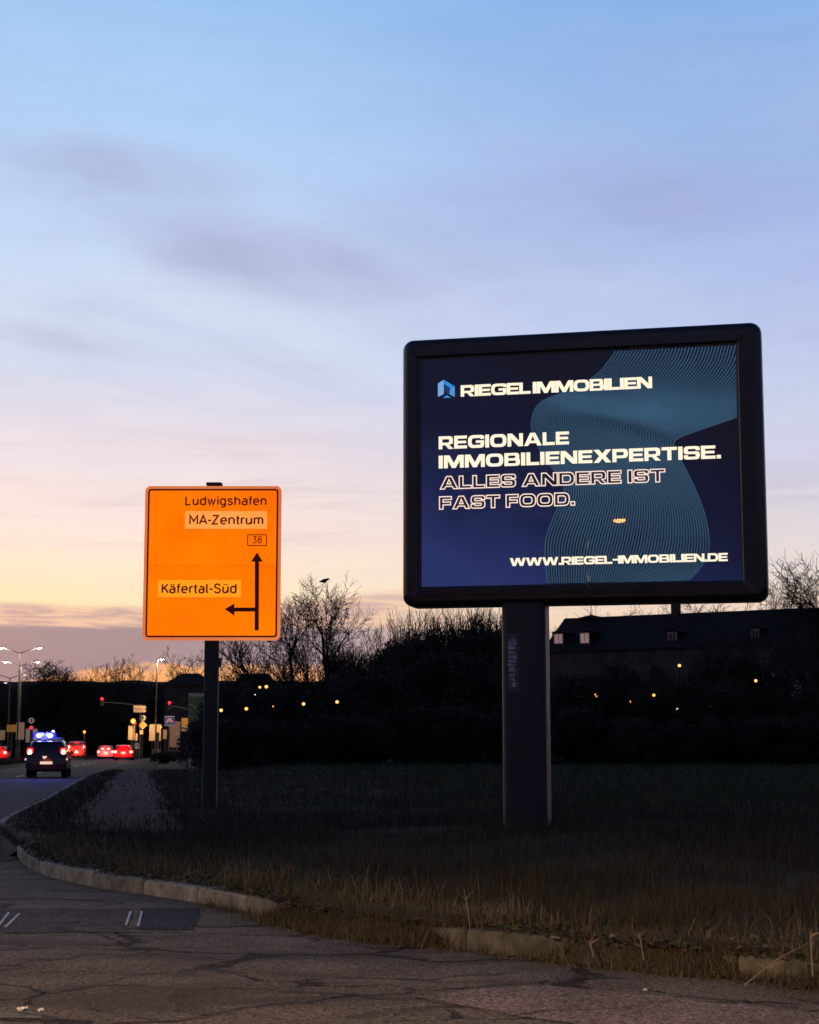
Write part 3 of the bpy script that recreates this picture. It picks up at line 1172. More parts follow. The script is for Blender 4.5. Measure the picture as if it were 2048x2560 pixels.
NS, NL = 400, 58
CA, CB = resample(LA, NS), resample(LBx, NS)
vs, fs = [], []
for i in range(NL):
    t = i / (NL - 1)
    bow = 26 * math.sin(math.pi * t)
    c = CA * (1 - t) + CB * t
    ss = np.linspace(0, 1, NS)
    c[:, 0] -= bow * np.exp(-((ss - 0.36) / 0.10) ** 2)
    c[:, 1] -= bow * 0.9 * np.exp(-((ss - 0.40) / 0.12) ** 2)
    loc = [bloc(px, py, PY - 0.003) for px, py in c]
    hw = 0.0068
    run = []
    for j, (x, z) in enumerate(loc):
        jn = min(j + 1, NS - 1)
        jp = max(j - 1, 0)
        d = Vector((loc[jn][0] - loc[jp][0], loc[jn][1] - loc[jp][1]))
        if d.length < 1e-6:
            continue
        d.normalize()
        inside = ix0 + 0.004 < x < ix1 - 0.004 and iz0 + 0.004 < z < iz1 - 0.004
        if inside:
            run.append(((x - d.y * hw, z + d.x * hw), (x + d.y * hw, z - d.x * hw)))
        else:
            if len(run) > 1:
                b = len(vs)
                for a_, b2 in run:
                    vs += [(a_[0], PY - 0.003 - i * 2e-5, a_[1]), (b2[0], PY - 0.003 - i * 2e-5, b2[1])]
                fs += [(b + 2 * k, b + 2 * k + 2, b + 2 * k + 3, b + 2 * k + 1) for k in range(len(run) - 1)]
            run = []
    if len(run) > 1:
        b = len(vs)
        for a_, b2 in run:
            vs += [(a_[0], PY - 0.003 - i * 2e-5, a_[1]), (b2[0], PY - 0.003 - i * 2e-5, b2[1])]
        fs += [(b + 2 * k, b + 2 * k + 2, b + 2 * k + 3, b + 2 * k + 1) for k in range(len(run) - 1)]
link('wave_pattern', orient('wave_pattern', vs, fs, M_teal), poster)['kind'] = 'stuff'
# the area under the lines is printed a shade lighter
hull = [tuple(p) for p in CA] + [tuple(p) for p in CB[::-1]]
loc = []
for px, py in hull:
    x, z = bloc(px, py, PY - 0.0015)
    loc.append((min(max(x, ix0), ix1), min(max(z, iz0), iz1)))
M_tint = emat('print_tint', lin(16, 26, 54), 0.45, var=0.2, scale=1.2)
link('wave_ground', fill_mesh('wave_ground', [loc], M_tint, PY - 0.0015), poster)

# protective pane
mg = bpy.data.materials.new('clear_pane')
mg.use_nodes = True
q = NG(mg.node_tree)
mg.node_tree.nodes.clear()
tr = q.node('ShaderNodeBsdfTransparent')
gl = q.node('ShaderNodeBsdfGlossy')
gl.inputs['Roughness'].default_value = 0.012
tcg = q.node('ShaderNodeTexCoord')
q.l.new(q.mix(q.noise(tcg.outputs['Object'], 3, 3), (0.9, 0.9, 0.9), (1, 1, 1)), gl.inputs['Color'])
fz = q.node('ShaderNodeFresnel')
fz.inputs['IOR'].default_value = 1.45
mx = q.node('ShaderNodeMixShader')
q.l.new(fz.outputs[0], mx.inputs[0])
q.l.new(tr.outputs[0], mx.inputs[1])
q.l.new(gl.outputs[0], mx.inputs[2])
om = q.node('ShaderNodeOutputMaterial')
q.l.new(mx.outputs[0], om.inputs[0])
MB().add([(ox0 + .004, -0.19, oz0 + .004), (ox1 - .004, -0.19, oz0 + .004), (ox1 - .004, -0.19, oz1 - .004), (ox0 + .004, -0.19, oz1 - .004)], [(0, 1, 2, 3)]).build('glass_pane', mg, bb)

# post: rounded hollow section with a collar, base plate and torn sticker
PWd = 0.49
pl, ph = -PWd / 2 + 0.0, PWd / 2


def rsec(hx, hy, r, z, n=5):
    return [(p[0], p[2], z) for p in rrect(-hx, -hy, hx, hy, r, 0, n)]


MB().loops([rsec(0.245, 0.20, 0.07, 0.0), rsec(0.245, 0.20, 0.07, Z0 + 0.02)], cap0=True, cap1=True).build('post', M_post, bb, smooth=True)
MB().loops([rsec(0.250, 0.205, 0.07, 1.02), rsec(0.250, 0.205, 0.07, 1.045)], cap0=True, cap1=True).build('post_joint', M_post, bb, smooth=True)
MB().box((0, 0, 0.03), (0.8, 0.7, 0.06)).build('base_plate', M_dark, bb)
# sticker strip, torn, with a column of marks
sa = bloc(1269, 1598, -0.205)
sb = bloc(1293, 1716, -0.205)
M_stick = pmat('old_sticker', (0.42, 0.35, 0.38), 0.8, 0.5, 14)
M_stick2 = pmat('old_sticker_backing', (0.11, 0.085, 0.10), 0.8, 0.5, 14)
rr = random.Random(2)
stk = MB()
zz = sa[1]
left, right = min(sa[0], sb[0]), max(sa[0], sb[0])
MB().plate([(left - .012, sa[1] + 0.06), (right + .03, sa[1] + 0.06), (right + .025, sb[1] - 0.07), (left + 0.0, sb[1] - 0.05)], -0.204, -0.2008).build('sticker_backing', M_stick2, bb)
while zz > sb[1]:
    h_ = rr.uniform(0.03, 0.07)
    a_ = left + rr.uniform(0.0, 0.012)
    b2 = right - rr.uniform(0, 0.02)
    if zz < sb[1] + 0.16:
        a_ += rr.uniform(0.0, 0.04)
    stk.plate([(a_, zz - h_ + .012), (b2, zz - h_ + rr.uniform(0, .014)), (b2 - rr.uniform(0, .01), zz - .004), (a_ + rr.uniform(0, .01), zz - .002)], -0.208, -0.2045)
    zz -= h_
stk.build('torn_sticker', M_stick, bb)

# ------------------------------------------------------------------ orange direction sign
DS = 32.0
c0 = pt(530, 1975, DS)
zs = zgs(c0.x, DS) - 0.05
ysign = empty('direction_sign', (c0.x, DS, zs), 0.0, 'glowing orange road direction sign on a dark post, left of the billboard', 'road sign')


def sl_(px, py, y=-0.06):
    p = pt(px, py, DS + y)
    return p.x - c0.x, p.z - zs


def sgn_mat(name, ca, cb, k, sc_=0.8):  # orange glow put into the sheet as emission, second colour stronger towards the bottom
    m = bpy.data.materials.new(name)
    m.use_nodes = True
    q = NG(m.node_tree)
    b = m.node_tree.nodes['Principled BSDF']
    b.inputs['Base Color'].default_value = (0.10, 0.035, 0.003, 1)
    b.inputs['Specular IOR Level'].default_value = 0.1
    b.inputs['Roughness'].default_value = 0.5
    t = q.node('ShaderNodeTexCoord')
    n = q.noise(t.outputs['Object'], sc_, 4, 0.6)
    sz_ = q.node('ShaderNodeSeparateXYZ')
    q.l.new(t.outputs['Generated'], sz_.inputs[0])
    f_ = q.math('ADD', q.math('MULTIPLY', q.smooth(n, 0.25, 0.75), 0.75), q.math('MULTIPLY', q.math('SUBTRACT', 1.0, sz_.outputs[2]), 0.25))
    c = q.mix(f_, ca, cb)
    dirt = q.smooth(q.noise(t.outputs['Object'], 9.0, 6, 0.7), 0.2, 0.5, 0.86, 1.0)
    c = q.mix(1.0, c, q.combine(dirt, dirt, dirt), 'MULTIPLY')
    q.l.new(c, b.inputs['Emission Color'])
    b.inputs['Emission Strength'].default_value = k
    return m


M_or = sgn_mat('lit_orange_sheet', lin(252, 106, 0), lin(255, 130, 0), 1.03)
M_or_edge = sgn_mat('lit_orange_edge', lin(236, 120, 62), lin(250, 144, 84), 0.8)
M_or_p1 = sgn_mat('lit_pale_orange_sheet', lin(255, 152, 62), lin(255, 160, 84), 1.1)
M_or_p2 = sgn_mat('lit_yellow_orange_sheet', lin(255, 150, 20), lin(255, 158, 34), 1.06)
M_brown = emat('sign_dark_print', lin(92, 10, 2), 0.8, (0.02, 0.004, 0.002))
M_arrow = emat('sign_black_print', lin(48, 2, 2), 0.8, (0.01, 0.003, 0.003))
sx0, sz1 = sl_(362, 1215)
sx1, _ = sl_(704, 1215)
sx0b, sz0 = sl_(357, 1601)
sx0 = (sx0 + sx0b) / 2
sx1b, _ = sl_(700, 1601)
sx1 = (sx1 + sx1b) / 2
# panel with folded edge
pr = []
for ins, y, r in ((0.02, -0.06, 0.09), (0.006, -0.058, 0.10), (0, -0.05, 0.10), (0, -0.012, 0.10), (0.02, -0.008, 0.09)):
    pr.append(rrect(sx0 + ins, sz0 + ins, sx1 - ins, sz1 - ins, r, y))
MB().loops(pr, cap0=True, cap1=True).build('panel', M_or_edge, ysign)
b1, b2 = 0.055, 0.088
cs = [[(p[0], p[2]) for p in rrect(sx0 + b1, sz0 + b1, sx1 - b1, sz1 - b1, 0.06, 0)], [(p[0], p[2]) for p in rrect(sx0 + b2, sz0 + b2, sx1 - b2, sz1 - b2, 0.035, 0)]]
link('border_line', fill_mesh('border_line', cs, M_brown, -0.064), ysign)
zsm = sl_(530, 1413)[1]
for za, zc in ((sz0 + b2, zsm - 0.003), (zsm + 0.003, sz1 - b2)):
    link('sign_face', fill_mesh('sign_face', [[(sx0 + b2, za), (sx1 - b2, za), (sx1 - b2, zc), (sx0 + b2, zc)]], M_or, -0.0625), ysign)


link('panel_seam', fill_mesh('panel_seam', [[(sx0 + b2, zsm - .006), (sx1 - b2, zsm - .006), (sx1 - b2, zsm + .006), (sx0 + b2, zsm + .006)]], emat('seam_line', lin(205, 82, 0), 0.9), -0.0622), ysign)  # thin strip along the panel joint, darker than the faces


def spatch(xa, ya, xb_, yb_, mat):
    a, b = sl_(xa, ya), sl_(xb_, yb_)
    link('overlay_sheet', fill_mesh('overlay_sheet', [[(a[0], b[1]), (b[0], b[1]), (b[0], a[1]), (a[0], a[1])]], mat, -0.0655), ysign)


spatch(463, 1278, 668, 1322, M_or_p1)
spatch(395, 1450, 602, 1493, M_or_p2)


# lettering of the sign: an even-stroked road-sign alphabet drawn from centre lines (capital height 1)
def arcp(cx, cy, rx, ry, a0, a1, n=7):
    return [(cx + rx * math.cos(R(a0 + (a1 - a0) * k / n)), cy + ry * math.sin(R(a0 + (a1 - a0) * k / n))) for k in range(n + 1)]


def bowl(x0, y0, x1, y1, r):
    p = arcp(x1 - r, y0 + r, r, r, -90, 0) + arcp(x1 - r, y1 - r, r, r, 0, 90) + arcp(x0 + r, y1 - r, r, r, 90, 180) + arcp(x0 + r, y0 + r, r, r, 180, 270)
    return p + [p[0]]


def crv(pts2, n=6):
    out = []
    m = len(pts2)
    for i in range(m - 1):
        p0, p1, p2, p3 = pts2[max(i - 1, 0)], pts2[i], pts2[i + 1], pts2[min(i + 2, m - 1)]
        for k in range(n):
            f = k / n
            out.append(tuple(0.5 * (2 * p1[c] + (p2[c] - p0[c]) * f + (2 * p0[c] - 5 * p1[c] + 4 * p2[c] - p3[c]) * f * f + (3 * p1[c] - p0[c] - 3 * p2[c] + p3[c]) * f ** 3) for c in (0, 1)))
    return out + [pts2[-1]]


def sg(ch):
    h = 0.72
    if ch == 'ä':
        w, st = sg('a')
        return w, st + [[(.12, .88), (.12, 1.0)], [(.36, .88), (.36, 1.0)]]
    if ch == 'ü':
        w, st = sg('u')
        return w, st + [[(.13, .88), (.13, 1.0)], [(.37, .88), (.37, 1.0)]]
    arch = [(0, .44)] + arcp(.25, h - .25, .25, .25, 165, 0) + [(.5, 0)]
    D = {
        'L': (.5, [[(0, 1), (0, 0), (.5, 0)]]),
        'M': (.74, [[(0, 0), (0, 1), (.37, .32), (.74, 1), (.74, 0)]]),
        'A': (.70, [[(0, 0), (.35, 1), (.70, 0)], [(.13, .28), (.57, .28)]]),
        'Z': (.56, [[(0, 1), (.56, 1), (0, 0), (.56, 0)]]),
        'K': (.58, [[(0, 0), (0, 1)], [(.54, 1), (.02, .40)], [(.2, .60), (.58, 0)]]),
        'S': (.56, [crv([(.54, .82), (.44, .96), (.28, 1.0), (.10, .95), (.02, .78), (.08, .62), (.28, .53), (.48, .43), (.56, .26), (.47, .06), (.28, 0), (.10, .04), (.0, .18)])]),
        'u': (.5, [[(0, h)] + arcp(.23, .23, .23, .23, 180, 290) + [(.5, .28)], [(.5, h), (.5, 0)]]),
        'd': (.5, [bowl(0, 0, .5, h, .24), [(.5, 1), (.5, 0)]]),
        'w': (.76, [[(0, h), (.19, 0), (.38, .68), (.57, 0), (.76, h)]]),
        'i': (.0, [[(0, h), (0, 0)], [(0, .88), (0, 1.0)]]),
        'g': (.5, [bowl(0, .0, .5, h, .24), [(.5, h), (.5, -.06)] + arcp(.26, -.06, .24, .22, 0, -90) + [(.06, -.27)]]),
        's': (.46, [crv([(.43, .58), (.35, .69), (.23, .72), (.08, .68), (.03, .54), (.1, .43), (.24, .37), (.40, .30), (.45, .18), (.37, .04), (.22, 0), (.08, .03), (0, .13)])]),
        'h': (.5, [[(0, 1), (0, 0)], arch]),
        'n': (.5, [[(0, h), (0, 0)], arch]),
        'm': (.82, [[(0, h), (0, 0)], [(0, .44)] + arcp(.205, h - .205, .205, .205, 165, 0) + [(.41, 0)], [(.41, .44)] + arcp(.615, h - .205, .205, .205, 165, 0) + [(.82, 0)]]),
        'r': (.30, [[(0, h), (0, 0)], [(0, .44)] + arcp(.25, h - .25, .25, .25, 165, 78)]),
        'a': (.48, [bowl(0, 0, .48, .42, .19), [(.48, 0), (.48, .5)] + arcp(.26, .5, .22, .22, 0, 90) + [(.05, .70)]]),
        'f': (.32, [[(.13, 0), (.13, .80)] + arcp(.32, .80, .19, .20, 180, 95), [(0, .68), (.32, .68)]]),
        'e': (.5, [[(0, .36), (.5, .36), (.5, .47)] + arcp(.25, .47, .25, .25, 0, 180) + arcp(.25, .25, .25, .25, 180, 270) + [(.46, .04)]]),
        't': (.32, [[(.13, .95), (.13, .18)] + arcp(.31, .18, .18, .18, 180, 270), [(0, .68), (.32, .68)]]),
        'l': (.14, [[(0, 1), (0, .16)] + arcp(.16, .16, .16, .16, 180, 265)]),
        '-': (.34, [[(0, .42), (.34, .42)]]),
        '3': (.5, [[(.02, 1), (.48, 1), (.24, .6)] + arcp(.24, .3, .26, .3, 88, -90) + [(.0, .06)]]),
        '8': (.5, [bowl(.04, .54, .46, 1, .2), bowl(0, 0, .5, .54, .24)]),
    }
    return D[ch]


def ribbon(p, hw):
    q_ = [p[0]]
    for v in p[1:]:
        if math.hypot(v[0] - q_[-1][0], v[1] - q_[-1][1]) > 1e-4:
            q_.append(v)
    n = len(q_)
    closed = math.hypot(q_[0][0] - q_[-1][0], q_[0][1] - q_[-1][1]) < 1e-4
    out = []
    for i in range(n):
        P = Vector(q_[i])
        A = Vector(q_[i - 1]) if i else (Vector(q_[-2]) if closed else None)
        B = Vector(q_[i + 1]) if i < n - 1 else (Vector(q_[1]) if closed else None)
        d0 = (P - A).normalized() if A is not None else None
        d1 = (B - P).normalized() if B is not None else None
        d0 = d0 if d0 is not None else d1
        d1 = d1 if d1 is not None else d0
        n0, n1 = Vector((-d0.y, d0.x)), Vector((-d1.y, d1.x))
        m_ = (n0 + n1)
        m_ = m_.normalized() if m_.length > .1 else n0
        k = hw / max(.38, m_.dot(n0))
        out.append((P + m_ * k, P - m_ * k))
    return out


def stext(txt, xa, xb_, ybase, hpx, y=-0.069, hw=.088):
    a, b = sl_(xa, ybase), sl_(xb_, ybase - hpx)
    x = hw
    rib = []
    for ci, ch in enumerate(txt):
        w, st = sg(ch)
        for p in st:
            rib.append([((u[0] + x, u[1]), (v[0] + x, v[1])) for u, v in ribbon(p, hw)])
        gap = .30 - (.10 if ch in 'rftl-AK' else 0) - (.07 if ci + 1 < len(txt) and txt[ci + 1] in '-tfAZ' else 0)
        x += w + gap
    total = x - gap + hw
    sx, sz = (b[0] - a[0]) / total, (b[1] - a[1])
    vs, fs = [], []
    for k, r_ in enumerate(rib):
        b0 = len(vs)
        yy = y - 0.00012 * k
        for u, v in r_:
            vs += [(a[0] + u[0] * sx, yy, a[1] + (u[1] * (1 - hw) + hw * .5) * sz), (a[0] + v[0] * sx, yy, a[1] + (v[1] * (1 - hw) + hw * .5) * sz)]
        fs += [(b0 + 2 * i, b0 + 2 * i + 1, b0 + 2 * i + 3, b0 + 2 * i + 2) for i in range(len(r_) - 1)]
    link('lettering', orient('lettering', vs, fs, M_brown), ysign)


stext('Ludwigshafen', 463, 667, 1263, 22.5)
stext('MA-Zentrum', 473, 659, 1311, 23)
stext('Käfertal-Süd', 404, 592, 1483, 23.5)
stext('38', 631, 655, 1358, 17, hw=.07)
a, b = sl_(618, 1365), sl_(668, 1336)
link('number_frame', fill_mesh('number_frame', [[(p[0], p[2]) for p in rrect(a[0], a[1], b[0], b[1], 0.03, 0)], [(p[0], p[2]) for p in rrect(a[0] + .016, a[1] + .016, b[0] - .016, b[1] - .016, 0.018, 0)]], M_brown, -0.067), ysign)


def spoly(name, pxs):
    link(name, fill_mesh(name, [[sl_(*p) for p in pxs]], M_arrow, -0.068), ysign)


spoly('arrow', [(637, 1576), (647, 1576), (648, 1404), (657, 1404), (643, 1381), (628, 1404), (637.5, 1404), (637.5, 1519), (586, 1519), (586, 1509), (562, 1523), (586, 1539), (586, 1529), (637, 1529)])
# post
pxl, pz = sl_(511, 1700, 0.08)
pxr, _ = sl_(546, 1700, 0.08)
pc, hw_ = (pxl + pxr) / 2, (pxr - pxl) / 2
MB().loops([[(pc + p[0], 0.10 + p[1], 0) for p in rsec(hw_, hw_ * 0.9, 0.03, 0)], [(pc + p[0], 0.10 + p[1], sz1 + 0.045) for p in rsec(hw_, hw_ * 0.9, 0.03, 0)]], cap0=True, cap1=True).build('post', M_pole, ysign, smooth=True)
MB().loops([[(pc + p[0], 0.10 + p[1], sz1 + 0.03) for p in rsec(hw_ + .015, hw_ + .01, 0.03, 0)], [(pc + p[0], 0.10 + p[1], sz1 + 0.075) for p in rsec(hw_ + .015, hw_ + .01, 0.03, 0)]], cap0=True, cap1=True).build('post_cap', M_dark, ysign)
for zz in (sz0 + 0.3, (sz0 + sz1) / 2, sz1 - 0.3):
    MB().box(((sx0 + sx1) / 2, 0.01, zz), (sx1 - sx0 - 0.2, 0.035, 0.06)).build('bracket', M_galv, ysign)
MB().box((pc + hw_ + 0.02, 0.1, sl_(546, 1655)[1]), (0.05, 0.1, 0.16)).build('junction_box', M_dark, ysign)

# ------------------------------------------------------------------ street lamps
M_lamp = emat('lamp_lit_white', lin(255, 240, 214), 1.5)
M_lamp_warm = emat('lamp_lit_warm', (1.0, 0.40, 0.10), 2.6)
M_lamp_orange = emat('lamp_lit_amber', (1.0, 0.34, 0.02), 2.6)
M_red = emat('signal_red', lin(255, 26, 36), 4.0)
M_tail = emat('tail_light_red', lin(255, 20, 20), 5.0)
M_tailcore = emat('tail_light_core', lin(255, 150, 130), 8.0)
M_blue = emat('beacon_blue', lin(14, 20, 255), 1.2)
M_bluecore = emat('beacon_core', lin(190, 190, 255), 6.0)
M_plate = emat('lit_number_plate', lin(235, 225, 190), 0.8, (0.5, 0.5, 0.45))  # emission stands in for light falling on the plate and badge


def point(name, loc, energy, col, parent=None, size=0.1):
    l = bpy.data.lights.new(name, 'POINT')
    l.energy = energy
    l.color = col
    l.shadow_soft_size = size
    o = bpy.data.objects.new(name, l)
    COL.objects.link(o)
    o.location = loc
    o.parent = parent
    return o


def lamp_head(mb_parent, c, d, size, mat):
    """flat luminaire: housing with lit lens underneath, long axis along d (unit vector in x,y)"""
    rz = math.atan2(d[1], d[0])
    hb = MB()
    ls = []
    for t, w, h in ((-1, .35, .3), (-0.8, .8, .8), (0.2, 1, 1), (0.8, .8, .7), (1, .35, .3)):
        ring = []
        for k in range(8):
            a = 2 * math.pi * k / 8
            lx, ly, lz = t * size, math.cos(a) * 0.16 * w * size / 0.4, max(math.sin(a), -0.35) * 0.09 * h * size / 0.4
            ring.append((c[0] + lx * math.cos(rz) - ly * math.sin(rz), c[1] + lx * math.sin(rz) + ly * math.cos(rz), c[2] + lz))
        ls.append(ring)
    hb.loops(ls, cap0=True, cap1=True)
    h_ = hb.build('lamp_head', M_galv, mb_parent)
    lb = MB()
    lb.ball((c[0], c[1], c[2] - 0.05), size * 0.55, (1.0, 0.62, 0.36), 12, 8)
    lb.build('lamp_lens', mat, h_)


def street_lamp(px, ytop, d, arms, label, mat=M_lamp, rise=0.35, group='street lamps over the road', energy=0):
    p = pt(px, ytop, d)
    zt = p.z
    root = empty('street_lamp', (p.x, d, 0), 0, label, 'street lamp', group)
    MB().tube([(0, 0, 0), (0, 0, 1.2), (0, 0, 1.25), (0, 0, zt)], [0.11, 0.11, 0.085, 0.055], 8).build('pole', M_galv, root)
    for ax in arms:
        sgn = 1 if ax > 0 else -1
        MB().tube([(0, 0, zt - 0.1), (ax * 0.5, 0, zt + rise * 0.45), (ax, 0, zt + rise)], [0.05, 0.045, 0.04], 6).build('arm', M_galv, root)
        lamp_head(root, (ax + sgn * 0.28, 0, zt + rise + 0.04), (sgn, 0), 0.42, mat)
        if energy:
            point('lamp_light', (ax + sgn * 0.28, 0, zt + rise - 0.35), energy, (1.0, 0.72, 0.42), root, 0.15)
    return root


street_lamp(50, 1631, 149, (-1.35, 1.35), 'nearest double arm street lamp above the police car, arms spread like a wide V', energy=1600)
street_lamp(53, 1664, 173, (-1.3, 1.3), 'second double arm street lamp, its lower arms just under the nearest one', energy=1600)
street_lamp(25, 1694, 206, (-1.5, 1.5), 'third double arm street lamp at the left edge, arms just above the dark bank')
street_lamp(24, 1709, 226, (-0.25,), 'fourth street lamp at the left edge with a single lit head against the dark bank', rise=0.1)
street_lamp(52, 1752, 290, (-0.5, 0.3), 'faintest street lamp, small twin glow low on the pole row at left', rise=0.1)
street_lamp(393, 1655, 186, (0.15,), 'tall single lit street lamp standing in front of the orange glow left of the sign', rise=0.25, energy=1500)
# the lamp behind the photographer whose glow is mirrored in the billboard's pane
lp = empty('street_lamp', (-9.4, -12.6, 0), 0, 'orange street lamp behind the photographer, mirrored in the billboard glass', 'street lamp', 'street lamps over the road')
# place it exactly where the mirror image asks for it
o_l = CAM
G = bbM @ Vector((bloc(1549, 1302, -0.19)[0], -0.19, bloc(1549, 1302, -0.19)[1]))
nrm = (bbM.to_3x3() @ Vector((0, -1, 0))).normalized()
dv = (G - CAM).normalized()
rv = dv - 2 * dv.dot(nrm) * nrm
HL = 7.0
Lp = G + rv * ((HL - G.z) / rv.z)
lp.location = (Lp.x - 0.9, Lp.y, 0)
MB().tube([(0, 0, 0), (0, 0, 1.2), (0, 0, 1.25), (0, 0, HL - 0.2)], [0.11, 0.11, 0.085, 0.06], 10).build('pole', M_galv, lp)
MB().tube([(0, 0, HL - 0.25), (0.3, 0, HL + 0.02), (0.65, 0, HL + 0.12)], [0.05, 0.045, 0.04], 8).build('arm', M_galv, lp)
lamp_head(lp, (0.9, 0, HL + 0.06), (1, 0), 0.30, emat('lamp_lit_sodium', (1.0, 0.42, 0.10), 45.0))
# a cut-off luminaire: it lights the ground below, not the things standing high and far away
sl0 = bpy.data.lights.new('lamp_light', 'SPOT')
sl0.energy = 11000
sl0.color = (1.0, 0.60, 0.30)
sl0.spot_size = R(153)
sl0.spot_blend = 0.28
sl0.shadow_soft_size = 0.08
slo = bpy.data.objects.new('lamp_light', sl0)
COL.objects.link(slo)
slo.parent = lp
slo.location = (0.9, 0, HL - 0.12)
print('LAMP', lp.location[:])

# small lamps glimmering among the shrubs
def garden_lamp(px, py, d, label, mat=M_lamp_warm, r=0.075, twin=False):
    p = pt(px, py, d)
    z0_ = zgs(p.x, d)
    root = empty('path_lamp', (p.x, d, z0_), 0, label, 'path lamp', 'small lamps among the shrubs')
    h = p.z - z0_
    MB().tube([(0, 0.06, 0), (0, 0.06, h)], [0.04, 0.022], 6).build('pole', M_pit, root)
    MB().tube([(0, 0.02, h + r * 0.95), (0, 0.02, h + r * 1.25)], [r * 1.3, r * 0.5], 10).build('cap', M_dark, root)
    MB().ball((0, 0, h), r, (1, 1, 0.95), 10, 8).build('globe', mat, root)
    if twin:
        MB().tube([(0, 0.02, h - 0.15), (-0.3, 0.02, h - 0.1)], 0.02, 6).build('arm', M_dark, root)
        MB().ball((-0.3, 0, h - 0.02), r * 0.8, (1, 1, 0.9), 10, 8).build('globe', mat, root)
    return root


M_pit = pmat('black_pole', (0.006, 0.006, 0.006), 0.8, spec=0.1)
DG = 79.3
garden_lamp(666, 1717, DG, 'twin globe lamp glowing above the other lamps, right of the sign post', twin=True)
garden_lamp(553, 1776, DG, 'small lamp glowing close to the right side of the orange sign post')
garden_lamp(616, 1772, DG, 'second small lamp glowing right of the orange sign post, below the twin globes')
garden_lamp(759, 1760, DG, 'small lamp glowing under the big bare trees')
garden_lamp(843, 1755, DG, 'small lamp glowing midway between the orange sign and the billboard post')
garden_lamp(638, 1737, DG, 'tiny faint white lamp just left below the twin globe lamp', M_lamp, 0.028)
garden_lamp(683, 1766, DG, 'tiny faint lamp between the second small lamp and the one under the bare trees', M_lamp_warm, 0.03)
garden_lamp(1490, 1739, DG, 'lamp glowing nearest to the right of the billboard post', r=0.085)
garden_lamp(1576, 1754, DG, 'thin flat lamp glow second to the right of the billboard post', r=0.05)
garden_lamp(1635, 1738, DG, 'lamp glowing third to the right of the billboard post', r=0.065)
garden_lamp(1699, 1664, DG, 'highest lamp glowing in front of the long dark roof', r=0.07)
garden_lamp(1890, 1702, DG, 'rightmost lamp glowing below the long dark building', r=0.07)
garden_lamp(1694, 1773, DG, 'dim pale lamp low among the shrubs below the highest lamp', M_lamp, 0.05)
garden_lamp(1776, 1766, DG, 'tiny faint lamp low among the shrubs far right of the billboard post', M_lamp, 0.025)

# ------------------------------------------------------------------ junction furniture
DJ = 192.0


def at(px, py, d=DJ):
    return pt(px, py, d)


def signal(px, py, d, label, arm_to=None, sign=None, boards=None):
    """three-lens traffic light, red lit; on a mast arm or a post"""
    p = at(px, py, d)
    post_x = p.x if arm_to is None else at(arm_to, py, d).x
    root = empty('traffic_light', (post_x, d, 0), 0, label, 'traffic light', 'traffic lights at the junction')
    dx_ = p.x - post_x
    if arm_to is None:
        MB().tube([(0, 0.1, 0), (0, 0.1, p.z - 0.3)], 0.06, 8).build('post', M_galv, root)
    else:
        MB().tube([(0, 0.1, 0), (0, 0.1, p.z - 0.55)], [0.11, 0.08], 8).build('post', M_galv, root)
        MB().tube([(0, 0.1, p.z - 0.75), (dx_ * 0.5, 0.1, p.z - 0.5), (dx_, 0.1, p.z - 0.36)], [0.07, 0.06, 0.045], 8).build('mast_arm', M_galv, root)
    h_ = MB().loops([[(dx_ + q[0], q[1], q[2] + p.z - 0.62) for q in rrect(-0.17, -0.78 + 0.62, 0.17, 0.2 + 0.62, 0.08, yy)] for yy in (0, 0.16)], cap0=True, cap1=True).build('housing', M_dark, root)
    M_off = MATS.get('signal_off') or pmat('signal_off', (0.02, 0.02, 0.02), 0.3)
    for k, (mat, r) in enumerate(((M_red, 0.15), (M_off, 0.11), (M_off, 0.11))):
        zc = p.z - k * 0.29
        MB().ball((dx_, -0.02, zc), r, (1, 0.4, 1), 12, 8).build('lens', mat, h_)
        MB().tube([(dx_ - 0.12, -0.02, zc + .05), (dx_ - .08, -0.12, zc + 0.12), (dx_ + 0.08, -0.12, zc + 0.12), (dx_ + 0.12, -0.02, zc + .05)], 0.012, 4).build('visor', M_dark, h_)
    return root


signal(255, 1747, DJ, 'red traffic light hanging at the left end of the long mast arm', arm_to=352)
signal(424, 1757, DJ - 6, 'red traffic light on the short mast arm left of the green pylon', arm_to=474)
signal(78, 1819, DJ - 22, 'red traffic light on a post beside the police car')
signal(337, 1808, DJ + 1, 'red traffic light on a post under the yellow arrow signs')
off_sig = signal(394, 1836, DJ - 2, 'traffic light seen dark between the two cream boards')
for ch in off_sig.children:
    for l_ in ch.children:
        if l_.name.startswith('lens') and l_.data.materials[0] == M_red:
            l_.data = l_.data.copy()
            l_.data.materials[0] = MATS['signal_off']


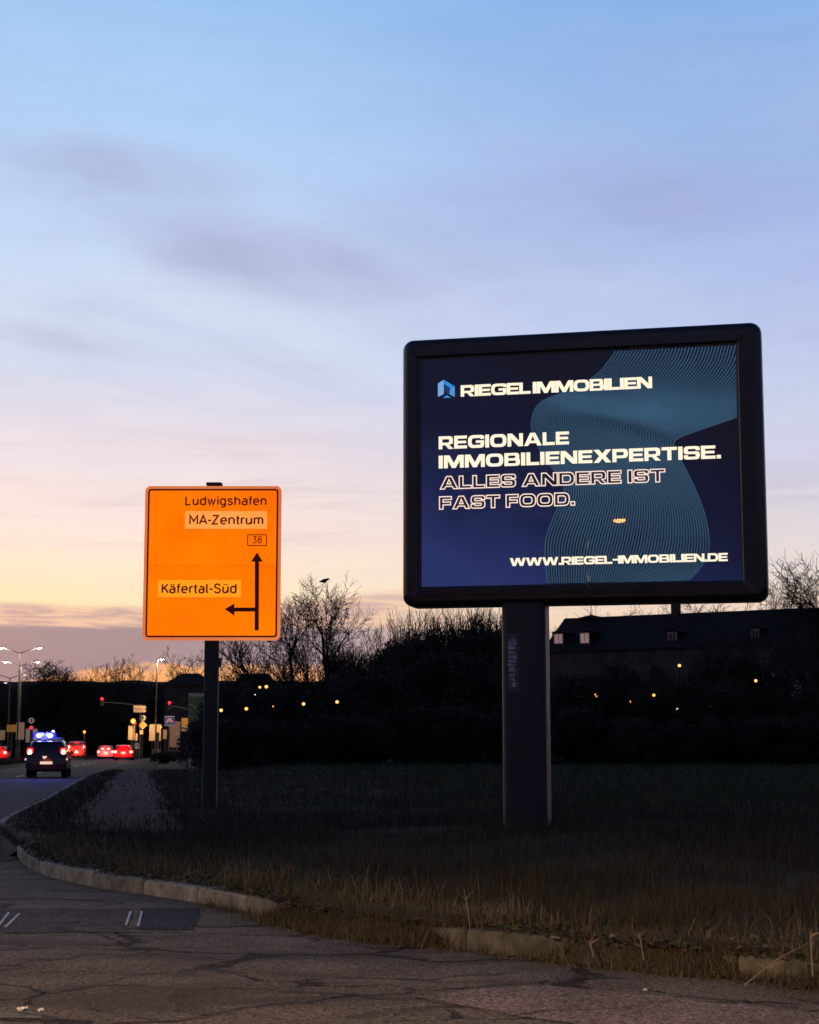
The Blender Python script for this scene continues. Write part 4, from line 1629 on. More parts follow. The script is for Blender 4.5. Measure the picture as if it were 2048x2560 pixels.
def board(px0, py0, px1, py1, d, mat, label, cat, name, pole=True, group=None, shape='rect', extra=None, polemat=None):
    a, b = at(px0, py0, d), at(px1, py1, d)
    cx = (a.x + b.x) / 2
    root = empty(name, (cx, d, 0), 0, label, cat, group)
    w, h = (b.x - a.x) / 2, (a.z - b.z) / 2
    zc = (a.z + b.z) / 2
    if shape == 'rect':
        ps = [(q[0], q[2]) for q in rrect(-w, -h, w, h, min(w, h) * 0.12, 0, 3)]
    elif shape == 'diamond':
        ps = [(q[0], q[2]) for q in [(w, 0, 0), (0, 0, h), (-w, 0, 0), (0, 0, -h)]]
    elif shape == 'disc':
        ps = [(w * math.cos(2 * math.pi * k / 20), h * math.sin(2 * math.pi * k / 20)) for k in range(20)]
    elif shape == 'arrow':
        ps = [(-w, -h), (w * 0.8, -h), (w, 0), (w * 0.8, h), (-w, h)]
    ps = [(p[0], p[1] + zc) for p in ps]
    MB().plate(ps, -0.03, 0.0).build('board', mat, root)
    if pole:
        MB().tube([(0, 0.05, 0), (0, 0.05, zc + h * 0.8)], 0.04, 8).build('pole', polemat or M_galv, root)
    if extra:
        extra(root, w, h, zc)
    return root


def inner_diamond(root, w, h, zc):
    MB().plate([(w * .72, zc), (0, zc + h * .72), (-w * .72, zc), (0, zc - h * .72)], -0.036, -0.031).build('inner_panel', M_yellow, root)


def disc_mark(root, w, h, zc):
    MB().plate([(-w * .16, zc - h * .55), (w * .16, zc - h * .55), (w * .16, zc + h * .2), (w * .45, zc + h * .1), (0, zc + h * .65), (-w * .45, zc + h * .1), (-w * .16, zc + h * .2)], -0.036, -0.031).build('arrow_mark', M_dark, root)


M_bluesheet = pmat('blue_sheet', (0.05, 0.09, 0.35), 0.5)
M_pinkish = pmat('pale_pink_sheet', (0.65, 0.42, 0.42), 0.6)


def car_mark(root, w, h, zc):
    ps = [(-.72, -.45), (-.72, .0), (-.5, .1), (-.32, .55), (.32, .55), (.5, .1), (.72, 0), (.72, -.45), (.45, -.45), (.4, -.2), (-.4, -.2), (-.45, -.45)]
    MB().plate([(x * w, zc + y * h) for x, y in ps], -0.036, -0.031).build('car_symbol', M_pinkish, root)
    fr_ = MB()
    MB().plate([(-w * .95, zc + h * .82), (w * .95, zc + h * .82), (w * .95, zc + h * .97), (-w * .95, zc + h * .97)], -0.036, -0.031).build('white_edge', M_white, root)
    MB().plate([(-w * .95, zc - h * .97), (w * .95, zc - h * .97), (w * .95, zc - h * .82), (-w * .95, zc - h * .82)], -0.036, -0.031).build('white_edge', M_white, root)


GB = 'pale boards at the junction'
board(17, 1812, 41, 1830, DJ - 20, M_yellow, 'yellow direction board stepped beside the tall cream board, left of the police car', 'road sign', 'direction_board', group=GB)
board(41, 1806, 60, 1849, DJ - 21, M_cream, 'tall cream board between the yellow board and the red traffic light by the police car', 'board', 'poster_board', group=GB)
board(-4, 1826, 12, 1850, DJ - 20, M_cream, 'small cream board cut off by the left edge of the picture', 'board', 'poster_board', group=GB)
board(65, 1822, 74, 1856, DJ - 23, M_white, 'narrow white board left of the red traffic light by the police car', 'board', 'poster_board', group=GB)
board(83, 1822, 93, 1857, DJ - 23, M_white, 'narrow white board right of the red traffic light by the police car', 'board', 'poster_board', group=GB)
board(71, 1794, 86, 1809, DJ - 22, M_white, 'round pale sign on top of the post by the police car', 'road sign', 'round_sign', False, None, 'disc', disc_mark)
board(334, 1764, 366, 1772, DJ, M_cream, 'upper of the two yellow arrow signs under the long mast arm', 'road sign', 'arrow_sign', False, 'yellow arrow signs', 'arrow')
board(334, 1773, 366, 1781, DJ, M_cream, 'lower of the two yellow arrow signs under the long mast arm', 'road sign', 'arrow_sign', False, 'yellow arrow signs', 'arrow')
board(349, 1788, 365, 1802, DJ + .4, M_white, 'round pale sign above the yellow diamond sign', 'road sign', 'round_sign', False, None, 'disc', disc_mark)
board(346, 1802, 368, 1824, DJ, M_cream, 'yellow diamond priority sign on a post under the round pale sign', 'road sign', 'diamond_sign', True, None, 'diamond', inner_diamond)
board(350, 1826, 358, 1836, DJ - .3, M_cream, 'tiny cream plate under the yellow diamond sign', 'road sign', 'sign_plate', False)
board(321, 1814, 337, 1850, DJ, M_cream, 'cream board under the amber light, left of the diamond sign', 'board', 'poster_board', group=GB)
board(339, 1834, 344, 1852, DJ, M_cream, 'thin cream strip board right of the one under the amber light', 'board', 'poster_board', group=GB)
board(374, 1811, 388, 1852, DJ, M_cream, 'cream board left of the dark traffic light', 'board', 'poster_board', group=GB)
board(391, 1811, 403, 1852, DJ, M_cream, 'cream board right of the dark traffic light', 'board', 'poster_board', group=GB)
board(408, 1824, 417, 1848, DJ + 1, M_cream, 'small cream board with a lit lamp at its upper corner', 'board', 'poster_board', group=GB)
board(411, 1790, 437, 1815, DJ - 4, M_bluesheet, 'square blue sign with a pale car symbol, left of the yellow panel', 'road sign', 'car_sign', True, None, 'rect', car_mark)
M_taupe = pmat('brown_poster', (0.30, 0.21, 0.16), 0.7, 0.2, 3)
board(425, 1804, 450, 1868, DJ - 2, M_taupe, 'tall brownish board below the blue car sign', 'board', 'poster_board', group=GB)
board(454, 1795, 470, 1812, DJ - 3, M_yellow, 'bright yellow panel above a cream one, left of the green pylon', 'road sign', 'yellow_panel', False)
board(454, 1813, 469, 1831, DJ - 3, M_cream, 'cream panel just below the bright yellow one', 'board', 'poster_board', group=GB)
board(491, 1828, 509, 1850, DJ - 5, M_cream, 'square cream board partly hidden by the orange sign post', 'board', 'poster_board', group=GB)
# keep-left sign on the island beside the red-lit car
def chevron(root, w, h, zc):
    MB().plate([(-w * .8, zc - h * .35), (0, zc + h * .15), (w * .8, zc - h * .35), (w * .8, zc - h * .05), (0, zc + h * .45), (-w * .8, zc - h * .05)], -0.036, -0.031).build('arrow_mark', M_dark, root)


board(336, 1857, 349, 1873, DJ - 15, M_white, 'round white arrow sign on a short post right of the red-lit car', 'road sign', 'island_sign', True, None, 'disc', chevron)
# small lit lamps at the junction
for px, py, r, mat, lab, en in ((333, 1803, 0.27, M_lamp_orange, 'amber warning lamp burning above the cream board', 260), (403, 1818, 0.09, M_lamp_warm, 'tiny warm lamp at the corner of the small cream board', 40),
                               (211, 1830, 0.15, M_lamp_orange, 'lone amber lamp on a pole above the van', 90)):
    p = at(px, py, DJ - 1)
    root = empty('signal_lamp', (p.x, DJ - 1, 0), 0, lab, 'lamp')
    MB().tube([(0, 0.1, 0), (0, 0.1, p.z)], 0.04, 6).build('pole', M_galv, root)
    MB().ball((0, 0, p.z), r, (1, .8, 1), 12, 8).build('lens', mat, root)
    MB().tube([(0, 0.0, p.z + r), (0, 0.0, p.z + r * 1.3)], [r * 1.1, r * .6], 8).build('cap', M_dark, root)
    point('lamp_light', (0, -0.5, p.z), en, (1.0, 0.55, 0.15), root, 0.1)
# white post
p = at(480, 1832, DJ - 6)
wp = empty('white_post', (p.x, DJ - 6, 0), 0, 'slim white post left of the square cream board', 'post')
MB().tube([(0, 0, 0), (0, 0, p.z)], 0.05, 8).build('shaft', M_white, wp)
MB().tube([(0, 0, p.z), (0.3, 0, p.z)], 0.035, 8).build('crossbar', M_white, wp)
# low railings
M_rail = pmat('pale_rail', (0.30, 0.28, 0.28), 0.6)
for (xa, xc, lab) in ((383, 403, 'short pale railing below the pair of cream boards'), (446, 474, 'pale barred railing left of the slim white post')):
    a, b = at(xa, 1884, DJ - 4), at(xc, 1884, DJ - 4)
    root = empty('railing', (a.x, DJ - 4, 0), 0, lab, 'railing', 'railings at the junction')
    w = b.x - a.x
    for zz in (0.95, 0.2):
        MB().box((w / 2, 0, zz + 0.2), (w, 0.05, 0.05)).build('rail', M_rail, root)
    for k in range(7):
        MB().box((w * k / 6, 0, 0.55), (0.035, 0.04, 1.15)).build('bar', M_rail, root)
# green station pylon behind the sign post
a, b = at(472, 1733, DJ - 10), at(512, 1826, DJ - 10)
py_ = empty('station_pylon', ((a.x + b.x) / 2, DJ - 10, 0), 0, 'dark green pylon with pale zigzag lines, partly behind the orange sign post', 'pylon')
w, zt, zb_ = (b.x - a.x) / 2, a.z, b.z
M_green = pmat('dark_green_panel', (0.012, 0.05, 0.03), 0.5)
M_teald = pmat('pale_teal_panel', (0.10, 0.16, 0.17), 0.5)
MB().box((0, 0, (zt + zb_) / 2), (2 * w, 0.4, zt - zb_)).build('panel', M_green, py_)
MB().box((0, -0.21, zt - 0.2), (2 * w * 0.97, 0.03, 0.36)).build('header', M_teald, py_)
for zc in (zt - 1.45, zt - 2.7):
    MB().plate([(-w * .9, zc + .25), (-w * .45, zc + .1), (-w * .2, zc - .25), (w * .05, zc + .08), (w * .8, zc + .22), (w * .8, zc + .30), (0, zc + .18), (-w * .2, zc - .12), (-w * .42, zc + .2), (-w * .9, zc + .33)], -0.222, -0.202).build('zigzag', M_teald, py_)
for sx in (-1, 1):
    MB().box((sx * w * 0.6, 0, zb_ / 2), (0.15, 0.2, zb_)).build('leg', M_dark, py_)


# ------------------------------------------------------------------ vehicles
def car(name, px, d, W, H, L, paint, label, cat, van=False, police=False, yaw=None, group='vehicles on the road', tails=None, glow=16):
    p = gp(px, 1900, 0)
    x = (px - 1024) / F * d / 1.0
    sl = float(xb(d + 2) - xb(d - 2)) / 4
    rz = -math.atan(sl) if yaw is None else yaw
    root = empty(name, (x, d, 0.006), rz, label, cat, group)
    hw = W / 2
    k = H / 1.68
    if van:
        S = [(0.0, .45, .62, .80), (0.04, .30, 1.0, .97), (0.08, .28, 1.7, 1.0), (0.2, .26, 2.2, .97), (0.5, .26, 2.28, .97), (3.3, .26, 2.28, .97), (3.9, .26, 2.0, .97), (4.4, .26, 1.25, .97), (4.9, .3, 1.05, .9), (5.05, .4, .7, .75)]
        k = H / 2.28
        belt = 1.15 * k
    else:
        S = [(0.0, .42, .66, .86), (0.04, .31, .98, .97), (0.16, .28, 1.24, 1.0), (0.42, .27, 1.58, 1.0), (0.9, .27, 1.66, 1.0), (2.1, .27, 1.68, 1.0), (2.8, .27, 1.56, 1.0), (3.45, .27, 1.10, 1.0), (4.2, .28, .98, .97), (4.5, .34, .78, .88), (4.58, .45, .62, .74)]
        belt = 1.0 * k
    fl = L / S[-1][0]
    ls = []
    for (y, zb2, zt2, wf) in S:
        zt2 *= k
        zb2 *= k
        w = hw * wf
        zbl = min(belt, zt2 - 0.03)
        tap = 0.80 if not van else 0.90
        wt = w if zt2 < belt + 0.03 else w * (1 - (1 - tap) * min(1, (zt2 - belt) / (0.55 * k)))
        half = [(w * .55, zb2), (w * .9, zb2 + .02), (w * .985, zb2 + .16), (w, (zb2 + zbl) / 2 + .08), (w * .965, zbl), (w * .955 * .5 + wt * .5, (zbl + zt2) / 2), (wt, zt2 - .09 * min(1, (zt2 - zbl) / .2)), (wt * .86, zt2 - .015), (wt * .45, zt2)]
        ring = [(a_, y * fl, b2) for a_, b2 in half] + [(-a_, y * fl, b2) for a_, b2 in reversed(half)]
        ls.append(ring)
    MB().loops(ls, cap0=True, cap1=True).build('body', paint, root, smooth=True)

    def qd(nm, pts4, mat, par=root):
        return MB().add(pts4 + [(a_[0], a_[1] + 0.03, a_[2]) for a_ in pts4], [(0, 1, 2, 3), (4, 7, 6, 5), (0, 4, 5, 1), (1, 5, 6, 2), (2, 6, 7, 3), (3, 7, 4, 0)]).build(nm, mat, par)

    if van:
        for sx in (-1, 1):
            qd('rear_window', [(sx * .05, .06, 1.25 * k), (sx * hw * .78, .06, 1.25 * k), (sx * hw * .76, .10, 1.92 * k), (sx * .05, .10, 1.92 * k)], M_glassdark)
    else:
        qd('rear_window', [(-hw * .76, .155, 1.12 * k), (hw * .76, .155, 1.12 * k), (hw * .66, .355, 1.50 * k), (-hw * .66, .355, 1.50 * k)], M_glassdark)
        MB().box((0, 0.40, 1.63 * k), (hw * 1.35, 0.25, 0.035)).build('spoiler', paint, root)
    for sx in (-1, 1):
        y0_, y1_ = (2.9, 3.8) if van else (0.75, 3.1)
        g0 = MB()
        g0.add([(sx * (hw * .975), y0_ * fl, belt + .05), (sx * (hw * .975), y1_ * fl, belt + .05), (sx * hw * .86, (y1_ - .55) * fl, belt + .46 * k), (sx * hw * .86, (y0_ + .1) * fl, belt + .46 * k)], [(0, 1, 2, 3)])
        g0.build('side_window', M_glassdark, root)
        MB().box((sx * (hw + .06), (3.0 if not van else 4.0) * fl, belt + .1), (0.14, 0.1, 0.13)).build('mirror', paint, root)
        for wy in (0.85, 3.65 if not van else 4.1):
            r_ = 0.345 * (1 if not van else 1.0)
            t_ = MB().tube([(sx * (hw - .26), wy * fl, r_), (sx * (hw - .02), wy * fl, r_)], r_, 18).build('tyre', M_tyre, root)
            MB().tube([(sx * (hw - .03), wy * fl, r_), (sx * (hw - .005), wy * fl, r_)], r_ * 0.62, 12).build('rim', M_galv, t_)
    # rear lights
    tl = tails or ((0.84, 1.0, .13, .26),)
    for (fx, fz, w_, h_) in tl:
        w_, h_ = w_ * 1.3, h_ * 1.25
        for sx in ((-1, 1) if fx else (1,)):
            cx, cz = sx * fx * hw, fz * k
            yb_ = 0.02 if fz < 1.05 or van else 0.15
            ring = []
            for yy, sc2 in ((yb_ - .05, .75), (yb_ - .03, 1), (yb_ + .12, 1)):
                ring.append([(cx + q[0], yy, cz + q[2]) for q in rrect(-w_ * sc2 / 1, -h_ * sc2 / 2, w_ * sc2, h_ * sc2 / 2, min(w_, h_ / 2) * .4, 0, 3)])
            t_ = MB().loops(ring, cap0=True, cap1=True).build('tail_light', M_tail, root)
            MB().ball((cx, yb_ - .055, cz), 1, (w_ * .72, .03, h_ * .38), 10, 6).build('bulb', M_tailcore, t_)
    # high brake light, plate, bumper, exhaust strip
    if not police:
        MB().box((0, 0.10 if van else 0.30, (2.12 if van else 1.56) * k), (0.42, 0.06, 0.07)).build('high_brake_light', M_tail, root)
    MB().box((0, -0.02, (.86 if not police else .66) * k), (0.52, 0.03, 0.115)).build('number_plate', M_plate if police else M_white, root)
    MB().box((0, 0.02, .47 * k), (W * .96, 0.12, .2)).build('rear_bumper', M_dark if police else paint, root)
    for sx in (-1, 1):
        MB().box((sx * hw * .55, L - 0.05, .78 * k), (0.3, 0.08, 0.14)).build('headlight', M_lamp, root)
    if glow:
        point('tail_glow', (0, -0.45, 0.85 * k), glow, (1.0, 0.05, 0.04), root, 0.2)
    return root


P_black = pmat('black_car_paint', (0.012, 0.013, 0.018), 0.2, 0.1, coat=0.6)
P_redlit = pmat('brake_lit_car_paint', (0.42, 0.012, 0.015), 0.25, 0.1, coat=0.6)  # brake-light red painted into the body colour of dark cars
P_vanlit = pmat('brake_lit_van_paint', (0.30, 0.02, 0.022), 0.3, 0.1, coat=0.4)  # dark van body, tail-light glow put into its colour
P_grey = pmat('silver_car_paint', (0.32, 0.27, 0.26), 0.3, 0.1, coat=0.5)
pc_ = car('police_car', 125, 74.5, 1.76, 1.64, 4.5, P_black, 'dark police car seen from behind with flashing blue roof lights', 'car', police=True, tails=((0.80, 1.10, .10, .32),), glow=4)
# roof bar with blue beacons
MB().box((0, 1.35, 1.70), (1.15, 0.26, 0.07)).build('light_bar', M_dark, pc_)
for bx_, r_ in ((-0.42, 0.17), (0.06, 0.15)):
    be = MB().loops([[(bx_ + q[0], 1.35 + q[1], 1.735 + zz) for q in rsec(.26 * s2, .14 * s2, .05, 0)] for zz, s2 in ((0, 1), (.16, .95), (.23, .7))], cap0=True, cap1=True).build('beacon', M_blue, pc_)
    MB().ball((bx_, 1.24, 1.81), 0.075, (1.9, 1, 1.2), 10, 8).build('flash', M_bluecore, be)
MB().tube([(0.18, 1.35, 1.74), (0.18, 1.35, 1.95)], 0.015, 6).build('aerial', M_dark, pc_)
MB().ball((0.18, 1.35, 1.99), 0.06, (1, 1, 1), 10, 8).build('beacon', M_bluecore, pc_)
point('beacon_light', (-0.2, 0.9, 2.05), 700, (0.12, 0.14, 1.0), pc_, 0.1)
MB().tube([(-0.6, 0.8, 1.67), (-0.6, 2.3, 1.69)], 0.02, 6).build('roof_rail', M_galv, pc_)
MB().tube([(0.6, 0.8, 1.67), (0.6, 2.3, 1.69)], 0.02, 6).build('roof_rail', M_galv, pc_)
MB().plate([(-.17, .93), (.03, .93), (0.0, .86), (-.06, .84), (-.08, .80), (-.13, .84)], -0.035, 0.01).build('badge_glow', M_plate, pc_)  # emissive shape that paints the pale glow above the number plate
M_refl = emat('reflector_glint', lin(255, 190, 190), 0.9)  # emission paints the light the two bumper reflectors throw back
for sx in (-1, 1):
    MB().box((sx * .87, 0.03, .80), (0.07, 0.08, 0.09)).build('reflector', M_refl, pc_)

car('van', 199, 214, 2.25, 2.15, 4.9, P_vanlit, 'red glowing van waiting beyond the police car', 'van', van=True, tails=((0.80, 1.55, .12, .36), (0.0, .95, .12, .3)), glow=260)
car('car', 271, 206, 1.95, 1.62, 4.2, P_grey, 'pale car with bright red rear lights, half behind the red-lit car', 'car', tails=((0.82, .92, .14, .24), (0.35, 1.30, .18, .14)), glow=260)
car('car', 315, 186, 1.98, 1.66, 4.4, P_redlit, 'red-lit car with bright brake lights at the right end of the queue', 'car', tails=((0.84, .92, .16, .26),), glow=260)
car('car', 4, 180, 1.85, 1.5, 4.3, P_redlit, 'car with red lights cut off by the left edge of the picture', 'car', tails=((0.80, .95, .16, .24),), glow=120)

# ------------------------------------------------------------------ houses beyond the field
def window(root, x, y, z, w, h, mat, deep=0.06):
    fr_ = MB()
    t = 0.07
    for c, s_2 in (((x, y - .02, z + h / 2), (w + t, .06, t)), ((x, y - .02, z - h / 2), (w + t, .06, t)), ((x - w / 2, y - .02, z), (t, .058, h - t)), ((x + w / 2, y - .02, z), (t, .058, h - t))):
        fr_.box(c, s_2)
    f_ = fr_.build('window', M_palewall, root)
    MB().box((x, y + .005, z), (w - t, .03, h - t)).build('pane', mat, f_)
    MB().box((x, y - .012, z), (.04, .03, h - t)).build('glazing_bar', M_palewall, f_)


def house(name, px0, px1, yr, d, he, depth, label, gable_front=False, rz=0.0, chim=True, wall=None, hip=0.0, win=True):
    a, b = pt(px0, yr, d), pt(px1, yr, d)
    zr = a.z
    w = (b.x - a.x)
    root = empty(name, ((a.x + b.x) / 2, d, 0), rz, label, 'house', 'houses beyond the field')
    wall = wall or M_brickwall
    h2 = w / 2
    wb_ = MB()
    if gable_front:
        wb_.add([(-h2, 0, 0), (h2, 0, 0), (h2, 0, he), (0, 0, zr - .1), (-h2, 0, he), (-h2, depth, 0), (h2, depth, 0), (h2, depth, he), (0, depth, zr - .1), (-h2, depth, he)],
                [(0, 1, 2, 3, 4), (5, 9, 8, 7, 6), (0, 4, 9, 5), (1, 6, 7, 2)])
        wb_.build('wall', wall, root)
        rf = MB()
        for sx in (-1, 1):
            o = 0.5
            e0 = (sx * (h2 + o), he - o * (zr - he) / h2)
            rf.add([(0, -o, zr), (e0[0], -o, e0[1]), (e0[0], depth + o, e0[1]), (0, depth + o, zr), (0, -o, zr + .18), (e0[0], -o, e0[1] + .18), (e0[0], depth + o, e0[1] + .18), (0, depth + o, zr + .18)],
                   [(0, 1, 2, 3), (4, 7, 6, 5), (0, 4, 5, 1), (1, 5, 6, 2), (2, 6, 7, 3)])
        r_ = rf.build('roof', M_roof, root)
    else:
        wb_.box((0, depth / 2, he / 2), (w, depth, he))
        wb_.build('wall', wall, root)
        o = 0.5
        ym = depth / 2
        rf = MB()
        rf.add([(-h2 - o, -o, he - .2), (h2 + o, -o, he - .2), (h2 + o, depth + o, he - .2), (-h2 - o, depth + o, he - .2), (-h2 - o + hip + (o if hip else 0), ym, zr), (h2 + o - hip - (o if hip else 0), ym, zr)],
               [(0, 1, 5, 4), (2, 3, 4, 5), (1, 2, 5), (3, 0, 4), (0, 3, 2, 1)])
        r_ = rf.build('roof', M_roof, root)
    if chim:
        MB().box((h2 * .3, depth / 2, zr + .2), (0.6, 0.6, 1.4)).build('chimney', wall, r_)
    if win:
        for x in np.arange(-h2 + 1.3, h2 - 1, 2.4):
            for zc in (1.7, 4.4):
                if zc + .8 < he:
                    window(root, float(x), -0.012, zc, 1.1, 1.3, M_glassdark)
    return root


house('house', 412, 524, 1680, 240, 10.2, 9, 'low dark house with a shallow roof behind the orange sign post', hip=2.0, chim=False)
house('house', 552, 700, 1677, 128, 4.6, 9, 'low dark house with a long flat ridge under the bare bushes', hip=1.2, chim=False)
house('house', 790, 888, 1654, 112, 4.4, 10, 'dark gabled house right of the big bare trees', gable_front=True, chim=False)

# the long building on the right
DL = 140.0
A = pt(1418, 1546, DL + 8)
B2 = pt(2075, 1508, DL - 4)
long_rz = math.atan2(B2.y - A.y, B2.x - A.x)
ridge = (A.z + B2.z) / 2
Ln = (B2.xy - A.xy).length + 14
W0 = pt(1362, 1580, DL + 3)
lb_ = empty('apartment_building', (W0.x, W0.y, 0), long_rz, 'long dark apartment building with low hipped roof right of the billboard post', 'building')
he = pt(1377, 1628, DL + 3).z
dep = 10.0
lbM = Matrix.Translation(lb_.location) @ Matrix.Rotation(long_rz, 4, 'Z')
lbI = lbM.inverted()


def lloc(px, py, y):
    oo = lbI @ CAM
    d = lbI.to_3x3() @ ray(px, py)
    t = (y - oo.y) / d.y
    p = oo + d * t
    return p.x, p.z


rx0, ridge = lloc(1412, 1546, dep / 2)
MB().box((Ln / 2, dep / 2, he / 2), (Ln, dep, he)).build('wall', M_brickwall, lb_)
rf = MB()
o = 0.25
rf.add([(-o, -o, he - .1), (Ln + o, -o, he - .1), (Ln + o, dep + o, he - .1), (-o, dep + o, he - .1), (rx0, dep / 2, ridge), (Ln - 2.6, dep / 2, ridge)], [(0, 1, 5, 4), (2, 3, 4, 5), (1, 2, 5), (3, 0, 4), (0, 3, 2, 1)])
rl = rf.build('roof', M_roof, lb_)
M_winglow = emat('pale_glow_pane', lin(176, 142, 140), 0.5, var=0.3, scale=4)  # weak pinkish emission that makes two dormer panes pale
for i, (px0, py0, px1, py1, m_) in enumerate(((1386, 1585, 1408, 1609, M_winglow), (1451, 1583, 1474, 1608, M_winglow), (1672, 1582, 1692, 1606, M_glassdark), (1880, 1574, 1898, 1598, M_glassdark))):
    ax, az2 = lloc(px0, py0, 0.9)
    bx2, bz2 = lloc(px1, py1, 0.9)
    w_, h_, cx, cz = bx2 - ax, az2 - bz2, (ax + bx2) / 2, (az2 + bz2) / 2
    dmo = MB().box((cx, 2.2, cz), (w_ + 0.3, 2.6, h_ + 0.2)).build('dormer', M_roof, lb_)
    MB().add([(cx - w_ / 2 - .3, 0.75, cz + h_ / 2 + .1), (cx + w_ / 2 + .3, 0.75, cz + h_ / 2 + .1), (cx + w_ / 2 + .3, 4.4, cz + h_ / 2 + .1), (cx - w_ / 2 - .3, 4.4, cz + h_ / 2 + .1), (cx, 0.75, cz + h_ / 2 + .3), (cx, 4.6, cz + h_ / 2 + .3)],
             [(0, 1, 4), (0, 4, 5, 3), (1, 2, 5, 4), (2, 3, 5), (0, 3, 2, 1)]).build('dormer_roof', M_roof, dmo)
    window(lb_, cx, 0.885, cz, w_, h_, m_)
for zc in (2.2, 4.9):
    for x in np.arange(1.8, Ln - 1, 3.1):
        window(lb_, float(x), -0.012, zc, 1.2, 1.4, M_glassdark)
MB().box((lloc(1690, 1520, dep / 2)[0], dep / 2, ridge + .15), (0.6, 0.7, 1.6)).build('chimney', M_brickwall, rl)
xa_, _ = lloc(1478, 1540, dep / 2)
MB().tube([(xa_, dep / 2, ridge - .2), (xa_, dep / 2, lloc(1478, 1510, dep / 2)[1])], 0.035, 6).build('aerial', M_dark, rl)
MB().add([(xa_ - 1.2, dep / 2 - .7, ridge - .12), (xa_ + 1.4, dep / 2 - .7, ridge - .12), (xa_ + 1.4, dep / 2 + .7, ridge - .12), (xa_ - 1.2, dep / 2 + .7, ridge - .12), (xa_, dep / 2, ridge + .22)], [(0, 1, 4), (1, 2, 4), (2, 3, 4), (3, 0, 4)]).build('ridge_cap', M_roof, rl)
# pale gable block at the far right, partly hidden by branches
ga = pt(1985, 1700, 118)
pb = empty('pale_building', (pt(2000, 1700, 118).x, 118, 0), -0.1, 'pale rendered building end showing through branches at the right edge', 'building')
MB().box((0.6, 4, 3.3), (4.6, 8, 6.6)).build('wall', M_palewall, pb)
MB().add([(-2.2, -.4, 6.55), (3.4, -.4, 6.55), (3.4, 8.4, 6.55), (-2.2, 8.4, 6.55), (-1.0, 4, 9.0), (2.2, 4, 9.0)], [(0, 1, 5, 4), (2, 3, 4, 5), (1, 2, 5), (3, 0, 4), (0, 3, 2, 1)]).build('roof', M_roof, pb)
window(pb, 0.4, -.012, 4.4, 1.0, 1.3, M_glassdark)


# ------------------------------------------------------------------ bare trees
def skeleton(seed, H, spread=0.55, levels=5, kids=(7, 6, 5, 4), fork=0.30, up=0.12, multi=1, twig=0.011):
    rr = random.Random(seed)
    segs = [[], []]

    def grow(p, d, length, r, lev):
        n = max(2, (5, 5, 4, 3, 2)[min(lev, 4)])
        pts_ = [p]
        cur = p.copy()
        dd = d.copy()
        for i in range(n):
            dd = (dd + Vector((rr.gauss(0, .10), rr.gauss(0, .10), rr.gauss(0, .05) + up * (0.6 if lev else 0.1)))).normalized()
            nxt = cur + dd * (length / n)
            r0_ = r * (1 - 0.75 * i / n)
            r1_ = r * (1 - 0.75 * (i + 1) / n)
            segs[0 if lev == 0 else 1].append((cur.copy(), nxt.copy(), max(r0_, twig), max(r1_, twig * 0.8)))
            cur = nxt
            pts_.append(cur.copy())
        if lev >= levels - 1:
            return
        nk = kids[min(lev, len(kids) - 1)]
        for k in range(nk):
            t = (fork if lev == 0 else 0.22) + (1 - (fork if lev == 0 else 0.22)) * (k + rr.random()) / nk
            t = min(t, 0.98)
            i = min(int(t * n), n - 1)
            f = t * n - i
            q_ = pts_[i].lerp(pts_[i + 1], f)
            ax = (pts_[i + 1] - pts_[i]).normalized()
            side = ax.orthogonal().normalized()
            side.rotate(Matrix.Rotation(rr.uniform(0, 2 * math.pi), 3, ax))
            an = rr.uniform(0.55, 1.15) * spread / 0.55 * (1 - 0.35 * t)
            nd = (ax * math.cos(an) + side * math.sin(an)).normalized()
            ln = length * rr.uniform(.42, .66) * (1.0 - 0.35 * t if lev == 0 else 1)
            grow(q_, nd, ln, r * (1 - .7 * t) * rr.uniform(.5, .72), lev + 1)

    for m in range(multi):
        a = rr.uniform(0, 6.28)
        lean = 0.04 if multi == 1 else rr.uniform(.05, .35)
        d = Vector((math.cos(a) * lean, math.sin(a) * lean, 1)).normalized()
        grow(Vector((math.cos(a) * .15 * (multi > 1), math.sin(a) * .15 * (multi > 1), -0.1)), d, H * (1 if multi == 1 else rr.uniform(.6, 1)) * 0.8, H * (0.026 if multi == 1 else 0.008), 0)
    return segs


def seg_mesh(name, segs, n, mat):
    P0 = np.array([s[0] for s in segs])
    P1 = np.array([s[1] for s in segs])
    r0_ = np.array([s[2] for s in segs])[:, None]
    r1_ = np.array([s[3] for s in segs])[:, None]
    D = P1 - P0
    D /= np.linalg.norm(D, axis=1)[:, None] + 1e-9
    A_ = np.where(np.abs(D[:, 2:3]) < .9, np.array([[0, 0, 1.0]]), np.array([[1.0, 0, 0]]))
    U = np.cross(D, A_)
    U /= np.linalg.norm(U, axis=1)[:, None]
    W = np.cross(D, U)
    V = []
    for (P, r_) in ((P0, r0_), (P1, r1_)):
        for k in range(n):
            a = 2 * math.pi * k / n
            V.append(P + (U * math.cos(a) + W * math.sin(a)) * r_)
    V = np.stack(V, 1)          # (m, 2n, 3)
    m = len(segs)
    base = (np.arange(m) * 2 * n)[:, None]
    Fs = []
    for k in range(n):
        j = (k + 1) % n
        Fs.append(base + np.array([[k, j, j + n, k + n]]))
    return fast_mesh(name, V.reshape(-1, 3), np.concatenate(Fs, 0), mat)


